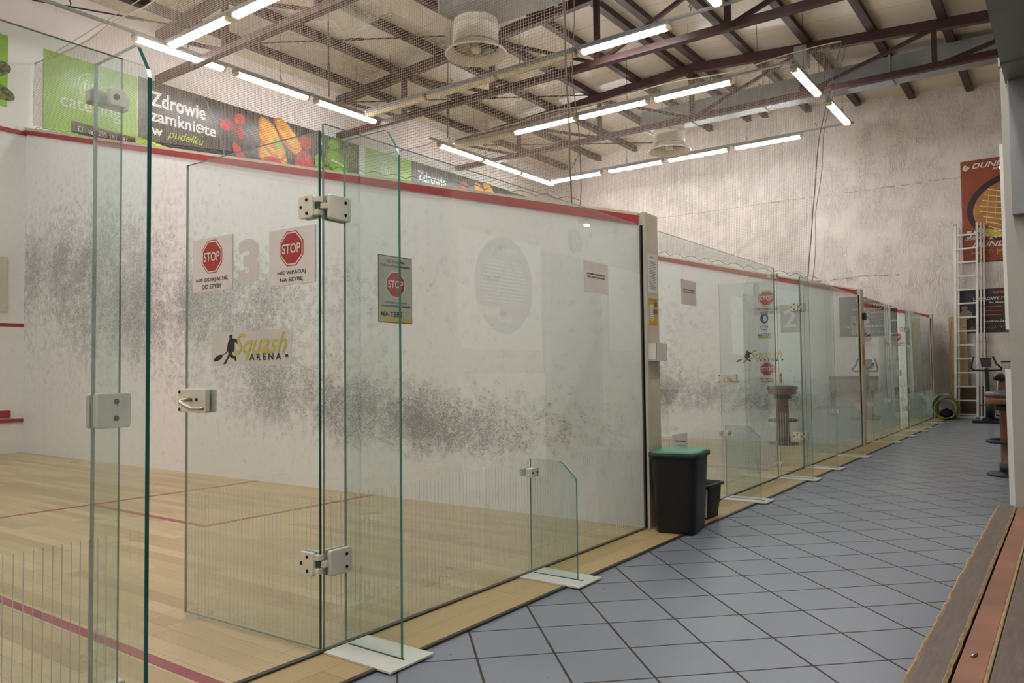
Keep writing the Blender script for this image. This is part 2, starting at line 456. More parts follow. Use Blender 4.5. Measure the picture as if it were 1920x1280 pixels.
    def build(s, name, mats, parent=None, world=False, bevel=0):
        me = bpy.data.meshes.new(name)
        off = Vector((0, 0, 0))
        vs = s.v
        if world and parent is not None:
            mw = parent_world(parent).inverted(); vs = [mw @ v for v in s.v]
        me.from_pydata([tuple(v) for v in vs], [], s.f)
        if not isinstance(mats, (list, tuple)): mats = [mats]
        for m in mats: me.materials.append(M[m] if isinstance(m, str) else m)
        for i, p in enumerate(me.polygons): p.material_index = s.mi[i]; p.use_smooth = s.smooth[i]
        me.update()
        o = bpy.data.objects.new(name, me); COL.objects.link(o)
        if parent is not None: o.parent = parent
        if bevel:
            b = o.modifiers.new('bevel', 'BEVEL'); b.width = bevel; b.segments = 2; b.limit_method = 'ANGLE'
        return o
_TC = {}
def parent_world(p):
    m = p.matrix_basis.copy()
    while p.parent is not None: p = p.parent; m = p.matrix_basis @ m
    return m

def tag(o, label, cat, group=None):
    o['label'] = label; o['category'] = cat
    if group: o['group'] = group
    return o
def thing(name, label, cat, loc=(0, 0, 0), rz=0, group=None):
    o = bpy.data.objects.new(name, None); COL.objects.link(o); o.empty_display_size = .1
    o.location = loc; o.rotation_euler = (0, 0, rz)
    return tag(o, label, cat, group)
def struct(o, label=None):
    o['kind'] = 'structure'
    if label: o['label'] = label
    return o
def copy_tree(o, parent=None):
    c = o.copy(); COL.objects.link(c)
    if parent is not None: c.parent = parent
    for ch in list(o.children): copy_tree(ch, c)
    return c
def again(o, loc, label, rz=None, group=None):
    c = copy_tree(o); c.location = loc; c['label'] = label
    if rz is not None: c.rotation_euler = (0, 0, rz)
    if group: c['group'] = group
    return c
def FR(o, u, v, n): return (Vector(o), Vector(u), Vector(v), Vector(n))
X, Y, Z = (1, 0, 0), (0, 1, 0), (0, 0, 1)
nX, nY = (-1, 0, 0), (0, -1, 0)

W = -9.75; YB = 13.75; XR = 2.08; YN = -6.8
WALL_Y = [0.0, 6.6, 13.2]      # near faces of the dividing side walls
def topz(x): return 2.12 + .2560 * (-x)

# ------------------------------------------------------------------ floors
b = MB().box(.29, XR, YN, YB, -.06, -.006); struct(b.build('floor', 'tiles'), 'blue grey tiles laid diagonally along the corridor')
for i, (a, c) in enumerate(((YN, 0.0), (.2, 6.6), (6.8, 13.2))):
    lo = max(a, -6.4)
    b = MB().box(W, -.012, lo, c, -.06, 0)
    o = struct(b.build('floor', 'courtwood'), 'pale maple court floor')
    # lines
    ln = MB()
    s0 = c - 6.4 if i else -6.4
    ln.box(-4.26 - .05, -4.26, lo, c, 0, .0012)
    ln.box(-4.26, -.012, (lo + c) / 2 - .025 if i else -3.225, (lo + c) / 2 + .025 if i else -3.175, 0, .0012)
    for q, sg in ((c, -1), (c - 6.4, 1)):
        ln.box(-4.26, -2.66, q + sg * 1.6, q + sg * 1.65, 0, .0013)
        ln.box(-2.66, -2.61, q, q + sg * 1.65, 0, .0014)
    ln.build('court_line', 'redline', o)
b = MB().box(.012, .285, YN, 13.42, -.06, 0)
struct(b.build('floor', 'borderwood'), 'wood strip outside the glass')
b = MB().box(.285, .305, YN, 13.42, -.05, .004); struct(b.build('trim_floor', 'darkstrip'))
b = MB(); b.box(-.012, .012, YN, 0, -.05, .008)
b.box(-.012, .012, .2, 6.6, -.05, .008); b.box(-.012, .012, 6.8, 13.2, -.05, .008)
struct(b.build('trim_glass_channel', 'darkstrip'))
# ------------------------------------------------------------------ walls
b = MB().box(W - .25, W, YN, YB, 0, 4.57); struct(b.build('wall_left', 'frontplay'), 'white playing wall at the front of the courts')
b = MB().box(W - .25, W, YN, YB, 4.57, 6.95); o = struct(b.build('wall_left_upper', 'frontwall'))
b = MB()
for (a, c) in ((-6.4, 0), (.2, 6.6), (6.8, 13.2)):
    b.box(W, W + .03, a, c, 4.545, 4.60); b.box(W, W + .006, a, c, 1.78, 1.83); b.box(W, W + .03, a, c, .43, .48)
struct(b.build('trim_front_lines', 'red'))
b = MB(); b.box(W - .3, 6.2, YB, YB + .25, -.05, 7.6)
wb = struct(b.build('wall_back', 'stucco'))
cr = MB(); F = FR((0, YB, 0), X, Z, nY)
pts = []; random.seed(3)
xx = -9.7
while xx < 2.0:
    pts.append((xx, 5.03 + random.uniform(-.012, .012))); xx += .12
cr.stroke(pts, .022, F, .0, .0015); cr.stroke([(p[0] + .3, p[1] - 1.95 + .02 * math.sin(p[0] * 3)) for p in pts if p[0] > -3.5 and p[0] < -.9], .03, F, 0, .003); 
cr.build('plaster_seam', plain('plaster_seam', sr(216, 205, 196), .9, var=.3, scale=10), wb)
b = MB().box(W - .3, 6.2, YN - .2, YN, -.05, 7.6); struct(b.build('wall_near', 'frontwall'))
# right side: wall with the serving opening the camera looks through
b = MB()
b.box(XR, XR + .27, .45, YB, -.05, 7.2)
b.box(XR, XR + .27, YN, .45, 3.1, 7.2)
b.box(XR, XR + .27, YN, -6.2, -.05, 3.1)
struct(b.build('wall_right', 'wallpaint'))
b = MB().box(6.0, 6.2, YN, YB, -.05, 7.2); struct(b.build('wall_far_right', 'wallpaint'))
b = MB().box(2.42, 6.0, -6.2, .9, .2, .275); struct(b.build('floor_room', 'wornwood'))
b = MB().box(XR + .27, 6.0, .9, 1.0, .0, 3.1); b.box(XR + .27, 6.0, -6.3, -6.2, 0, 3.1); struct(b.build('wall_room', 'wallpaint'))
# ceiling: shallow gable
RX = -3.62
def roofz(x): return 6.87 + .0637 * (x - W) if x < RX else 6.87 + .0637 * (RX - W) - .0735 * (x - RX)
b = MB()
z0, z1, z2 = roofz(W - .3), roofz(RX), roofz(6.2)
b.prism([(W - .3, z0), (RX, z1), (6.2, z2), (6.2, z2 + .12), (RX, z1 + .12), (W - .3, z0 + .12)], 'y', YN - .2, YB + .2)
struct(b.build('ceiling', 'ceiling'), 'pale ribbed roof sheets')

# dividing side walls of the courts
names = ['nearest', 'second', 'last']
for i, y0 in enumerate(WALL_Y + [-6.6]):
    y1 = y0 + .2
    b = MB()
    b.prism([(W, 0), (-.013, 0), (-.013, topz(-.013)), (W, topz(W))], 'y', y0, y1)
    o = struct(b.build('wall_court_divider', 'courtwall'), 'white court side wall covered in black ball marks')
    t = MB()
    for s, yy in ((-1, y0), (1, y1)):
        t.prism([(W, topz(W) - .05), (-.02, topz(0) - .05), (-.02, topz(0) + .012), (W, topz(W) + .012)], 'y', yy, yy + s * .022)
    t.build('out_line', 'red', o)
    t = MB().prism([(W, topz(W) + .012), (-.02, topz(0) + .012), (-.02, topz(0) + .03), (W, topz(W) + .05)], 'y', y0 - .015, y1 + .015)
    t.build('top_cap', 'cap', o)
    t = MB(); t.box(-.012, .025, y0, y1, 0, 2.15)
    t.mat(1); t.box(.008, .03, y0 - .006, y0 + .02, 0, 2.15)
    t.build('end_post', ['post', 'cap'], o)
# ------------------------------------------------------------------ roof steel
PX = [-7.87, -5.73, -3.62, -1.48, .66]
def chordz(x): return roofz(x) - .19
def truss(y, zb, lab):
    r = thing('roof_truss', lab, 'roof truss', (RX, y, zb), 0, 'maroon steel roof trusses')
    L = lambda x, z: (x - RX, 0, z - zb)
    m = MB(); m.bar(L(W, chordz(W)), L(RX, chordz(RX)), .12, .17); m.bar(L(RX, chordz(RX)), L(5.9, chordz(5.9)), .12, .17)
    m.build('top_chord', 'maroon', r)
    m = MB(); m.bar(L(W, zb), L(5.9, zb), .12, .10); m.build('bottom_chord', 'maroon', r)
    for x in PX + [2.8]:
        m = MB(); m.bar(L(x, zb), L(x, chordz(x)), .08, .08, up=(0, 1, 0)); m.build('post', 'maroon', r)
    xs = [W + .15] + PX + [2.8]
    for a, c in zip(xs, xs[1:]):
        m = MB()
        if c <= RX + .01: m.bar(L(a, chordz(a) - .05), L(c, zb), .06, .06)
        else: m.bar(L(a, zb), L(c, chordz(c) - .05), .06, .06)
        m.build('diagonal_brace', 'maroon', r)
    return r
truss(1.98, 5.97, 'maroon roof truss nearest the viewer, its left end over the green and black food banner')
truss(5.85, 5.96, 'maroon roof truss in the middle, crossing behind the mostly unlit row of tubes')
truss(9.65, 6.07, 'maroon roof truss farthest back, in front of the grey duct by the stucco wall')
truss(-1.9, 5.97, 'maroon roof truss out over the nearest court')
pn = ['first', 'second', 'third', 'fourth', 'fifth', 'sixth', 'seventh', 'eighth', 'ninth', 'tenth', 'eleventh', 'twelfth']
pxs = [-9.13, -8.04, -6.94, -5.87, -4.83, -3.86, -3.45, -2.45, -1.37, -.28, .8, 1.85]
for i, x in enumerate(pxs):
    m = MB(); z = roofz(x)
    m.box(-.05, .05, YN, YB, -.12, 0)
    m.box(-.065, .065, YN, YB, -.132, -.112)
    o = m.build('roof_purlin', 'maroon2'); o.location = (x, 0, z)
    tag(o, 'maroon roof purlin running lengthwise, %s counting from the banner wall' % pn[i], 'roof beam', 'maroon purlins under the roof sheets')
rods = [((-8.97, 2.69, 6.6), (-5.86, 4.74, 6.62)), ((-9.47, 5.84, 6.6), (-5.36, 8.58, 6.62)), ((-9.14, 9.9, 6.6), (-5.78, 12.39, 6.62)),
        ((-6.65, 2.94, 6.6), (-9.47, 5.37, 6.6)), ((-6.39, 5.43, 6.6), (-9.4, 8.9, 6.6)), ((-5.67, 9.56, 6.6), (-8.88, 13.5, 6.6)), ((-9.6, .0, 6.5), (-8.6, 1.98, 6.5))]
rl = ['steel tie rod above the lit near tubes, running level behind the near net', 'steel tie rod crossing below the ridge toward the middle truss', 'steel tie rod ending beside the far fan',
      'steel tie rod hanging nearly vertical above the banner wall lights', 'steel tie rod slanting down beside the near fan', 'steel tie rod slanting down to the far left corner', 'short steel tie rod at the top left by the net rope']
for (p, q), l in zip(rods, rl):
    m = MB(); m.tube([p, q], .013, 6); mid = Vector(p).lerp(Vector(q), .6); d = (Vector(q) - Vector(p)).normalized() * .12
    m.tube([mid - d, mid + d], .026, 8)
    tag(m.build('tie_rod', 'darkrod'), l, 'tie rod', 'steel tie rods in the roof')

# ------------------------------------------------------------------ ducts and fans
def duct(x0, x1, y0, y1, z0, z1, lab, flanges, name='air_duct'):
    r = thing(name, lab, 'duct', (x0, y0, z0))
    m = MB().box(x0, x1, y0, y1, z0, z1); m.build('duct_body', 'galv', r, world=True)
    for f in flanges:
        m = MB(); m.box(f - .02, f + .02, y0 - .025, y1 + .025, z0 - .025, z1 + .025); m.build('flange', 'galvd', r, world=True)
    for k in range(int((x1 - x0) / 1.1)):
        x = x0 + .5 + k * 1.1
        for yy in (y0 + .03, y1 - .03): MB().tube([(x, yy, z1 - .05), (x, yy, roofz(x))], .005, 5).build('hanger_rod', 'darkrod', r, world=True)
    return r
duct(-5.25, 1.9, 10.70, 11.20, 6.42, 6.80, 'grey sheet metal duct running across by the far stucco wall', (-5.2, -4.15, -2.6, -.2))
duct(-5.1, -1.6, 3.7, 4.55, 6.40, 6.75, 'grey sheet metal duct above the near ceiling fan', (-5.06, -3.55))
def fan(loc, lab):
    r = thing('ceiling_fan', lab, 'fan', loc, 0, 'round ducted ceiling fans')
    m = MB(); m.sm = True
    m.lathe([(.46, -.02), (.475, 0), (.46, .02), (.40, .055), (.355, .10), (.345, .14), (.335, .10), (.385, .045), (.44, .0), (.46, -.02)], (0, 0, 0), 48, False)
    m.build('flared_inlet', 'cream', r)
    m = MB(); m.sm = True
    m.lathe([(.335, .10), (.345, .10), (.345, .36), (.355, .375), (.355, .39), (.345, .40), (.33, .52), (.34, .53), (.34, .55), (.30, .56), (.30, .10)], (0, 0, 0), 40, False)
    m.build('housing', 'cream', r)
    m = MB(); m.lathe([(.30, .5), (.345, .5), (.345, .62), (.30, .62)], (0, 0, 0), 32, True); m.build('collar', 'galv', r)
    m = MB(); m.lathe([(.298, .40), (.298, .42)], (0, 0, 0), 32, True); m.build('inner_plate', 'fandark', r)
    m = MB(); m.sm = True; m.lathe([(.07, .03), (.08, .05), (.08, .2), (.02, .24)], (0, 0, 0), 20, True); m.build('hub', 'cream', r)
    for k in range(6):
        a = k * PI / 3 + .3; m = MB()
        c, s = math.cos(a), math.sin(a)
        P = []
        for rr, wd, tw in ((.07, .05, .05), (.18, .09, .035), (.29, .12, .02)):
            for e, hh in ((-wd, -tw), (wd, tw)):
                P.append((rr * c - e * s, rr * s + e * c, .13 + hh))
        P2 = [(p[0], p[1], p[2] + .006) for p in P]
        m.add(P + P2, [(0, 2, 3, 1), (2, 4, 5, 3), (6, 7, 9, 8), (8, 9, 11, 10), (0, 6, 8, 2), (2, 8, 10, 4), (1, 3, 9, 7), (3, 5, 11, 9), (4, 10, 11, 5), (0, 1, 7, 6)])
        m.build('blade', 'fanblade', r)
    return r
fan((-4.80, 4.23, 5.88), 'large cream ducted ceiling fan nearer the viewer, hanging above the second court')
fan((-4.70, 10.93, 5.90), 'smaller looking cream ducted ceiling fan, far away by the stucco wall')

# crumpled plastic sheets
def sheet(name, c, w, h, lab, seed, tilt):
    random.seed(seed); m = MB(); n = 9; vs = []; m.sm = False
    for i in range(n):
        for j in range(n):
            u, v = i / (n - 1) - .5, j / (n - 1) - .5
            edge = 1 - .25 * random.random()
            x = u * w * edge; y = v * h * edge
            z = -.25 * (u * u + v * v) * w + random.uniform(-.04, .04) + tilt * u
            vs.append((x, y, z))
    fs = [(i * n + j, (i + 1) * n + j, (i + 1) * n + j + 1, i * n + j + 1) for i in range(n - 1) for j in range(n - 1)]
    k = len(vs); vs2 = [(a, b_, z_ + .003) for a, b_, z_ in vs]
    m.add(vs + vs2, fs + [tuple(q + k for q in reversed(f)) for f in fs])
    o = m.build(name, 'film_clear'); o.location = c
    return tag(o, lab, 'plastic sheet')
sheet('plastic_sheet', (-6.1, 2.95, 6.48), .95, .8, 'torn clear plastic sheet hanging under the roof left of the near fan', 4, .1)
sheet('plastic_sheet', (-6.15, 7.0, 6.52), .5, .45, 'small crumpled clear plastic sheet below the unlit tubes', 9, -.1)
# silver tape wrap on truss joint
m = MB(); m.box(-.12, .12, -.1, .1, -.25, .16); o = m.build('foil_wrap', 'galv', bevel=.02); o.location = (-1.48, 9.65, 6.80)
tag(o, 'crumpled grey foil wrapped around the far truss joint by the lit end tube', 'foil wrap')

# ------------------------------------------------------------------ lamps
def lamp(name, lit):
    r = bpy.data.objects.new(name, None); COL.objects.link(r)
    m = MB(); m.prism([(-.065, 0), (.065, 0), (.065, .035), (.04, .06), (-.04, .06), (-.065, .035)], 'x', -.75, .75); m.build('housing', 'rail', r)
    m = MB(); m.prism([(-.055, -.002), (-.06, -.03), (-.035, -.055), (.035, -.055), (.06, -.03), (.055, -.002)], 'x', -.70, .70)
    m.build('diffuser', 'tube' if lit else 'tube_off', r)
    for sx in (-1, 1):
        m = MB(); m.prism([(-.055, -.002), (-.06, -.03), (-.035, -.055), (.035, -.055), (.06, -.03), (.055, -.002)], 'x', sx * .701, sx * .745); m.build('end_cap', 'endcap', r)
    if not lit:
        m = MB(); m.tube([(-.66, -.028, -.062), (.66, -.028, -.062)], .006, 6); m.tube([(-.66, .028, -.062), (.66, .028, -.062)], .006, 6); m.build('diffuser_rib', 'tube_off', r)
    return r
LON = lamp('tube_light', True); LOFF = lamp('tube_light', False); used = {True: False, False: False}
LZ = 6.0
def put(x, y, along, lit, lab):
    src = LON if lit else LOFF
    if used[lit]: o = copy_tree(src)
    else: o = src; used[lit] = True
    o.location = (x, y, LZ); o.rotation_euler = (0, 0, 0 if along == 'x' else PI / 2)
    tag(o, lab, 'tube light', 'fluorescent tube lights hung in rectangles over the courts')
ordn = ['first', 'second', 'third', 'fourth']
for k, y in enumerate((1.67, 3.35, 5.01)): put(-8.54, y, 'y', True, 'lit tube light above the near food banner, %s from the left in that row' % ordn[k])
for k, y in enumerate((8.42, 9.95, 11.46)): put(-8.6, y, 'y', True, 'lit tube light in the far banner wall row, %s from the left' % ordn[k])
for k, (x, lit) in enumerate(((-7.64, True), (-6.05, True), (-4.5, True), (-2.95, True))):
    put(x, 1.41, 'x', lit, 'lit tube light crossing the near truss, %s up from the banner wall' % ordn[k])
for k, (x, lit) in enumerate(((-7.62, False), (-6.05, False), (-4.48, False), (-2.90, True))):
    put(x, 5.37, 'x', lit, ('unlit yellowed tube light below the near fan, %s from the left of its row' % ordn[k]) if not lit else 'lit tube light at the right end of the row of unlit tubes')
for k, (x, lit) in enumerate(((-7.62, False), (-6.07, True), (-4.52, True), (-2.93, True))):
    put(x, 8.0, 'x', lit, ('lit tube light in the middle row over the last court, %s from the left' % ordn[k]) if lit else 'unlit tube light at the left start of the middle row')
for k, x in enumerate((-7.72, -6.06, -4.47, -2.87)): put(x, 11.95, 'x', True, 'lit tube light in the farthest row before the stucco wall, %s from the left' % ordn[k])
put(-1.35, 4.42, 'y', True, 'lit tube light cut by the top edge of the picture above the second court')
put(-1.35, 2.2, 'y', True, 'lit tube light over the second court nearest the glass')
put(-1.2, 8.85, 'y', True, 'lit tube light pointing away at the right, upper of the two')
put(-1.16, 10.92, 'y', True, 'lit tube light pointing away at the right, lower of the two')
for k, y in enumerate((-5.0, -3.4)): put(-8.54, y, 'y', True, 'lit tube light over the nearest court by the front wall, %s from the left' % ordn[k])
for k, x in enumerate((-6.05, -4.5, -2.95)):
    put(x, -5.2, 'x', True, 'lit tube light left over the nearest court, %s from the front wall' % ordn[k])
    put(x, -1.35, 'x', True, 'lit tube light right over the nearest court, %s from the front wall' % ordn[k])

def rail(p, q, lab, nh=5):
    r = thing('light_rail', lab, 'lamp rail', p, 0, 'grey rails carrying the tube lights')
    p = Vector(p); q = Vector(q)
    m = MB(); m.bar(p, q, .07, .028); m.build('channel', 'rail', r, world=True)
    for k in range(nh):
        c = p.lerp(q, (k + .5) / nh); m = MB()
        m.tube([c, c + Vector((0, 0, .1)), (c.x, c.y, roofz(c.x))], .004, 5)
        m.tube([c + Vector((0, 0, .05)), c + Vector((.03, 0, .08)), c + Vector((-.02, 0, .11)), c + Vector((.0, 0, .16))], .006, 5)
        m.build('hanging_wire', 'darkrod', r, world=True)
RZ = LZ + .074
rail((-8.54, -6.0, RZ), (-8.54, 6.1, RZ), 'grey lamp rail running along the near banner wall', 7)
rail((-8.6, 7.4, RZ), (-8.6, 12.5, RZ), 'grey lamp rail along the far end of the banner wall', 4)
rail((-8.5, 1.41, RZ), (-1.2, 1.41, RZ), 'grey lamp rail crossing the top left corner', 5)
rail((-8.5, 5.37, RZ), (-1.1, 5.37, RZ), 'grey lamp rail of the mostly unlit row', 5)
rail((-8.5, 8.0, RZ), (-1.15, 8.0, RZ), 'grey lamp rail of the middle row over the last court', 6)
rail((-8.5, 11.95, RZ), (-1.1, 11.95, RZ), 'grey lamp rail of the farthest row', 5)
rail((-1.17, 7.9, RZ), (-1.17, 12.0, RZ), 'short grey lamp rail closing the far rectangle on the right', 3)
rail((-1.35, 1.3, RZ), (-1.35, 5.3, RZ), 'short grey lamp rail closing the second court rectangle', 2)
rail((-8.5, -5.2, RZ), (-1.1, -5.2, RZ), 'grey lamp rail over the left of the nearest court', 3)
rail((-8.5, -1.35, RZ), (-1.1, -1.35, RZ), 'grey lamp rail over the right of the nearest court', 3)

# ------------------------------------------------------------------ nets
def net(y, zt, right, lab, seed, sp=.0245, th=.0014):
    random.seed(seed)
    r = thing('safety_net', lab, 'net', (W, y, 4.6), 0, 'safety nets above the dividing walls')
    m = MB()
    def xr(z): return right(z)
    zb = lambda x: topz(x) + .10
    def wob(x, z): return .03 * math.sin(x * 1.3 + z * .9 + seed) + .012 * math.sin(x * 5 + z * 3)
    def strip(pts):
        vs = []; fs = []
        for p in pts:
            vs += [(p[0] - th, p[1], p[2] - th), (p[0] + th, p[1] + th, p[2] - th * .2), (p[0], p[1] - th, p[2] + th)]
        for i in range(len(pts) - 1):
            for k in range(3):
                k2 = (k + 1) % 3; fs.append((i * 3 + k, i * 3 + k2, (i + 1) * 3 + k2, (i + 1) * 3 + k))
        m.add(vs, fs)
    x = W + .04
    while x < xr(zt):
        z0 = max(zb(x), 0); z1 = zt(x) if callable(zt) else zt
        # clip lower end by right edge
        n = 5; pts = []
        for k in range(n + 1):
            z = z0 + (z1 - z0) * k / n
            if x <= xr(z) + .02: pts.append((x, y + wob(x, z), z))
        if len(pts) > 1: strip(pts)
        x += sp
    z = topz(0) + .1
    while z < zt:
        # starts where the sloping wall top is
        x0 = max(W + .04, -(z - .10 - 2.12) / .256)
        x1 = xr(z)
        if x1 - x0 > .05:
            n = max(2, int((x1 - x0) / .7)); strip([(x0 + (x1 - x0) * k / n, y + wob(x0 + (x1 - x0) * k / n, z), z) for k in range(n + 1)])
        z += sp
    m.build('mesh', 'net', r, world=True)
    m = MB(); pts = []
    for k in range(25):
        x = W + .03 + (xr(zt) - W - .03) * k / 24; pts.append((x, y + wob(x, zt), zt + .03 * math.cos(k * 1.1)))
    m.tube(pts, .009, 6); m.build('top_rope', 'ropelt', r, world=True)
    m = MB(); pts = [(xr(z_), y + .01 * math.sin(z_ * 9), z_) for z_ in [zt - (zt - topz(0) - .1) * k / 16 for k in range(17)]]
    m.tube(pts, .007, 6); m.tube([(p[0] + .05 + .02 * math.sin(i), p[1] + .04, p[2]) for i, p in enumerate(pts)], .0045, 6); m.build('edge_rope', 'rope', r, world=True)
    # scalloped rope along the wall top
    m = MB(); pts = []; x = W + .03; k = 0
    while x < xr(2.4):
        step = .23 + .05 * math.sin(k * 2.1); k += 1
        for q in range(6):
            t = q / 6; xx_ = x + step * t; pts.append((xx_, y, topz(xx_) + .055 + (.03 if y < 1 else .05) * math.sin(PI * t)))
        x += step
    m.tube(pts, .003 if y < 1 else .005, 5); m.build('bottom_rope', 'rope', r, world=True)
    return r
net(.10, 5.60, lambda z: -.64 - .02 * math.sin(z * 2), 'wide square mesh net hung between the nearest and the second court', 1)
net(6.70, 5.68, lambda z: -.13 - .36 * max(0, (5.73 - z)) / 1.38 if z > 4.35 else -.49 - .2 * (4.35 - z) / 2, 'square mesh net hung between the second and the last court', 5)
m = MB(); m.tube([(-9.74, .1, 5.62), (-8.3, .1, 5.66), (-6.5, .1, 5.72), (-4.6, .1, 5.9), (-2.5, .1, 6.3)], .006, 5)
tag(m.build('slack_rope', 'ropelt'), 'slack pale rope tied to the banner wall at the upper left corner', 'rope')

# ------------------------------------------------------------------ banners on the front wall
FW = FR((W, 0, 0), Y, Z, X)
def banner(y0, n, full=True):
    F = FR((W + .004, y0, 0), Y, Z, X)
    g = ['first', 'second', 'last'][n]
    r = thing('green_banner', ['green catering banner at the very left edge of the picture', 'green fit catering banner with phone number, nearest at upper left', 'small looking green fit banner behind the tall glass fin'][n], 'banner', (W, y0 + .7, 4.7), 0, 'green catering banners')
    m = MB().rect(0, 1.40, 4.72, 5.90, F, 0, .006); m.build('cloth', 'bannergreen', r, world=True)
    m = MB(); m.ring(.66, 5.525, .175, .19, .014, F, .007, .009); m.ring(.82, 5.74, .03, .04, .010, F, .007, .009, 14)
    m.text('fit', .56, 5.44, .20, .18, F, .008, bold=-.003); m.text('catering', .24, 5.05, .90, .26, F, .008, bold=-.003)
    m.build('lettering', 'bannerwhite', r, world=True)
    m = MB().flat([(.39, 4.75), (1.34, 4.73), (1.37, 4.77), (1.37, 4.90), (.39, 4.93)], F, .007, .009); m.build('phone_strip', 'bannerblack', r, world=True)
    m = MB(); m.text('tel. 535 181 481', .64, 4.79, .60, .075, F, .010, bold=.01)
    m.stroke([(.50, 4.79), (.55, 4.79), (.55, 4.865), (.50, 4.865), (.50, 4.79)], .008, F, .010, .011); m.build('phone_number', 'bannerwhite', r, world=True)
    if not full: return
    r = thing('food_banner', ['', 'long black food banner with pancakes and white slogan, nearest', 'far black food banner mostly hidden by the side wall'][n], 'banner', (W, y0 + 3, 4.7), 0, 'black food banners')
    m = MB()
    m.rect(1.42, 5.25, 4.72, 5.92, F, 0, .006); m.build('cloth', 'bannerblack', r, world=True)
    m = MB(); m.flat([(1.42, 4.72), (3.2, 4.72), (1.42, 4.93)], F, .007, .009); m.build('green_corner', 'lime', r, world=True)
    m = MB(); m.text('Zdrowie', 1.62, 5.50, 1.00, .25, F, .008, bold=.024); m.text('zamknięte', 1.62, 5.19, 1.20, .26, F, .008, bold=.02); m.text('w', 1.64, 5.02, .20, .12, F, .008, bold=.024)
    m.build('lettering', 'bannerwhite', r, world=True)
    m = MB(); m.text('pudełku', 1.92, 5.0, .66, .18, F, .008, bold=0, shear=.4); m.build('script', 'lime', r, world=True)
    for i, (cu, cv, ru, rv, ro) in enumerate(((4.02, 5.18, .33, .26, -.3), (4.0, 5.42, .37, .20, -.7), (3.93, 5.60, .32, .18, -.9), (4.42, 5.58, .36, .17, -.75), (4.34, 5.68, .36, .16, -.75))):
        m = MB(); m.mat(1).ell(cu, cv, ru, rv, F, .007 + i * .002, .009 + i * .002, ro); m.mat(0).ell(cu + .01, cv + .012, ru * .9, rv * .86, F, .009 + i * .002, .0095 + i * .002, ro)
        m.build('pancake_print', ['pancake', 'pancake2'], r, world=True)
    m = MB()
    for (cu, cv, ru, rv, ro) in ((3.28, 5.70, .13, .10, .4), (3.02, 5.52, .14, .10, .2), (3.3, 5.45, .07, .12, .1), (3.28, 5.08, .2, .08, -.9), (4.02, 5.08, .2, .09, 0), (4.78, 5.62, .14, .14, 0), (4.75, 5.18, .23, .27, 0), (4.45, 4.9, .16, .09, -.5)):
        m.ell(cu, cv, ru, rv, F, .017, .019, ro, 16)
    m.build('berry_print', 'berry', r, world=True)
    m = MB(); m.ell(5.10, 5.30, .09, .16, F, .017, .019, .1, 14); m.ell(4.12, 5.45, .09, .08, F, .017, .0175); m.ell(5.16, 5.74, .07, .08, F, .017, .019)
    m.build('leaf_print', 'leaf', r, world=True)
    m = MB()
    for a in range(7): 
        m.stroke([(2.9 + .08 * a, 5.85 - a * .02), (3.0 + a * .12, 5.5 - .05 * a), (3.3 + a * .12, 5.3 - .02 * a), (3.8 + a * .02, 5.38 + .01 * a)], .008, F, .0065, .008)
    m.stroke([(2.62, 5.86), (2.8, 5.5), (2.95, 5.15), (3.0, 4.9)], .03, F, .0065, .008); m.stroke([(4.9, 5.75), (5.05, 5.6), (5.2, 5.4)], .02, F, .0065, .008)
    m.build('cloth_print', 'inkgrey', r, world=True)
    r = thing('salad_banner', ['', 'salad picture banner beside the pancakes, nearest', 'far salad picture banner'][n], 'banner', (W, y0 + 5.7, 4.7), 0, 'salad banners')
    m = MB().rect(5.26, 6.18, 4.72, 5.90, F, 0, .006); m.build('cloth', 'salad', r, world=True)
    m = MB(); m.ell(5.6, 5.4, .3, .2, F, .007, .009, -.5); m.ell(5.95, 5.0, .25, .16, F, .007, .009, -.5); m.ell(5.5, 5.75, .15, .1, F, .007, .009, .2); m.build('leaf_print', 'leaf', r, world=True)
    m = MB(); m.text('Hasło', 5.45, 5.36, .32, .09, F, .010, bold=.01) if False else m.stroke([(5.45, 5.42), (5.6, 5.40), (5.75, 5.36)], .03, F, .010, .011); m.build('script', 'bannerwhite', r, world=True)
banner(.22, 1); banner(6.60, 2)
banner(-6.38 + .0, 0, False)
r = thing('salad_banner', 'sliver of green food banner at the left picture edge', 'banner', (W, -.6, 4.7), 0, 'salad banners')
F = FR((W + .004, -1.15, 0), Y, Z, X)
m = MB().rect(0, .90, 4.9, 5.92, F, 0, .006); m.build('cloth', 'bannergreen', r, world=True)
m = MB(); m.ell(.7, 5.4, .25, .12, F, .007, .009, .3); m.ell(.8, 5.1, .2, .1, F, .007, .009, -.3); m.build('leaf_print', 'salad', r, world=True)
# scraps on the playing wall
F = FR((W, 0, 0), Y, Z, X)
m = MB().rect(-1.1, -.22, 1.98, 2.76, F, 0, .03); tag(m.build('wall_pad', 'cap', bevel=.01), 'yellowed cream pad on the front wall at the left picture edge', 'wall pad')
m = MB().rect(-.36, -.16, .50, .60, F, 0, .02); tag(m.build('red_tape', 'red'), 'small red patch above the tin line at the left picture edge', 'tape')

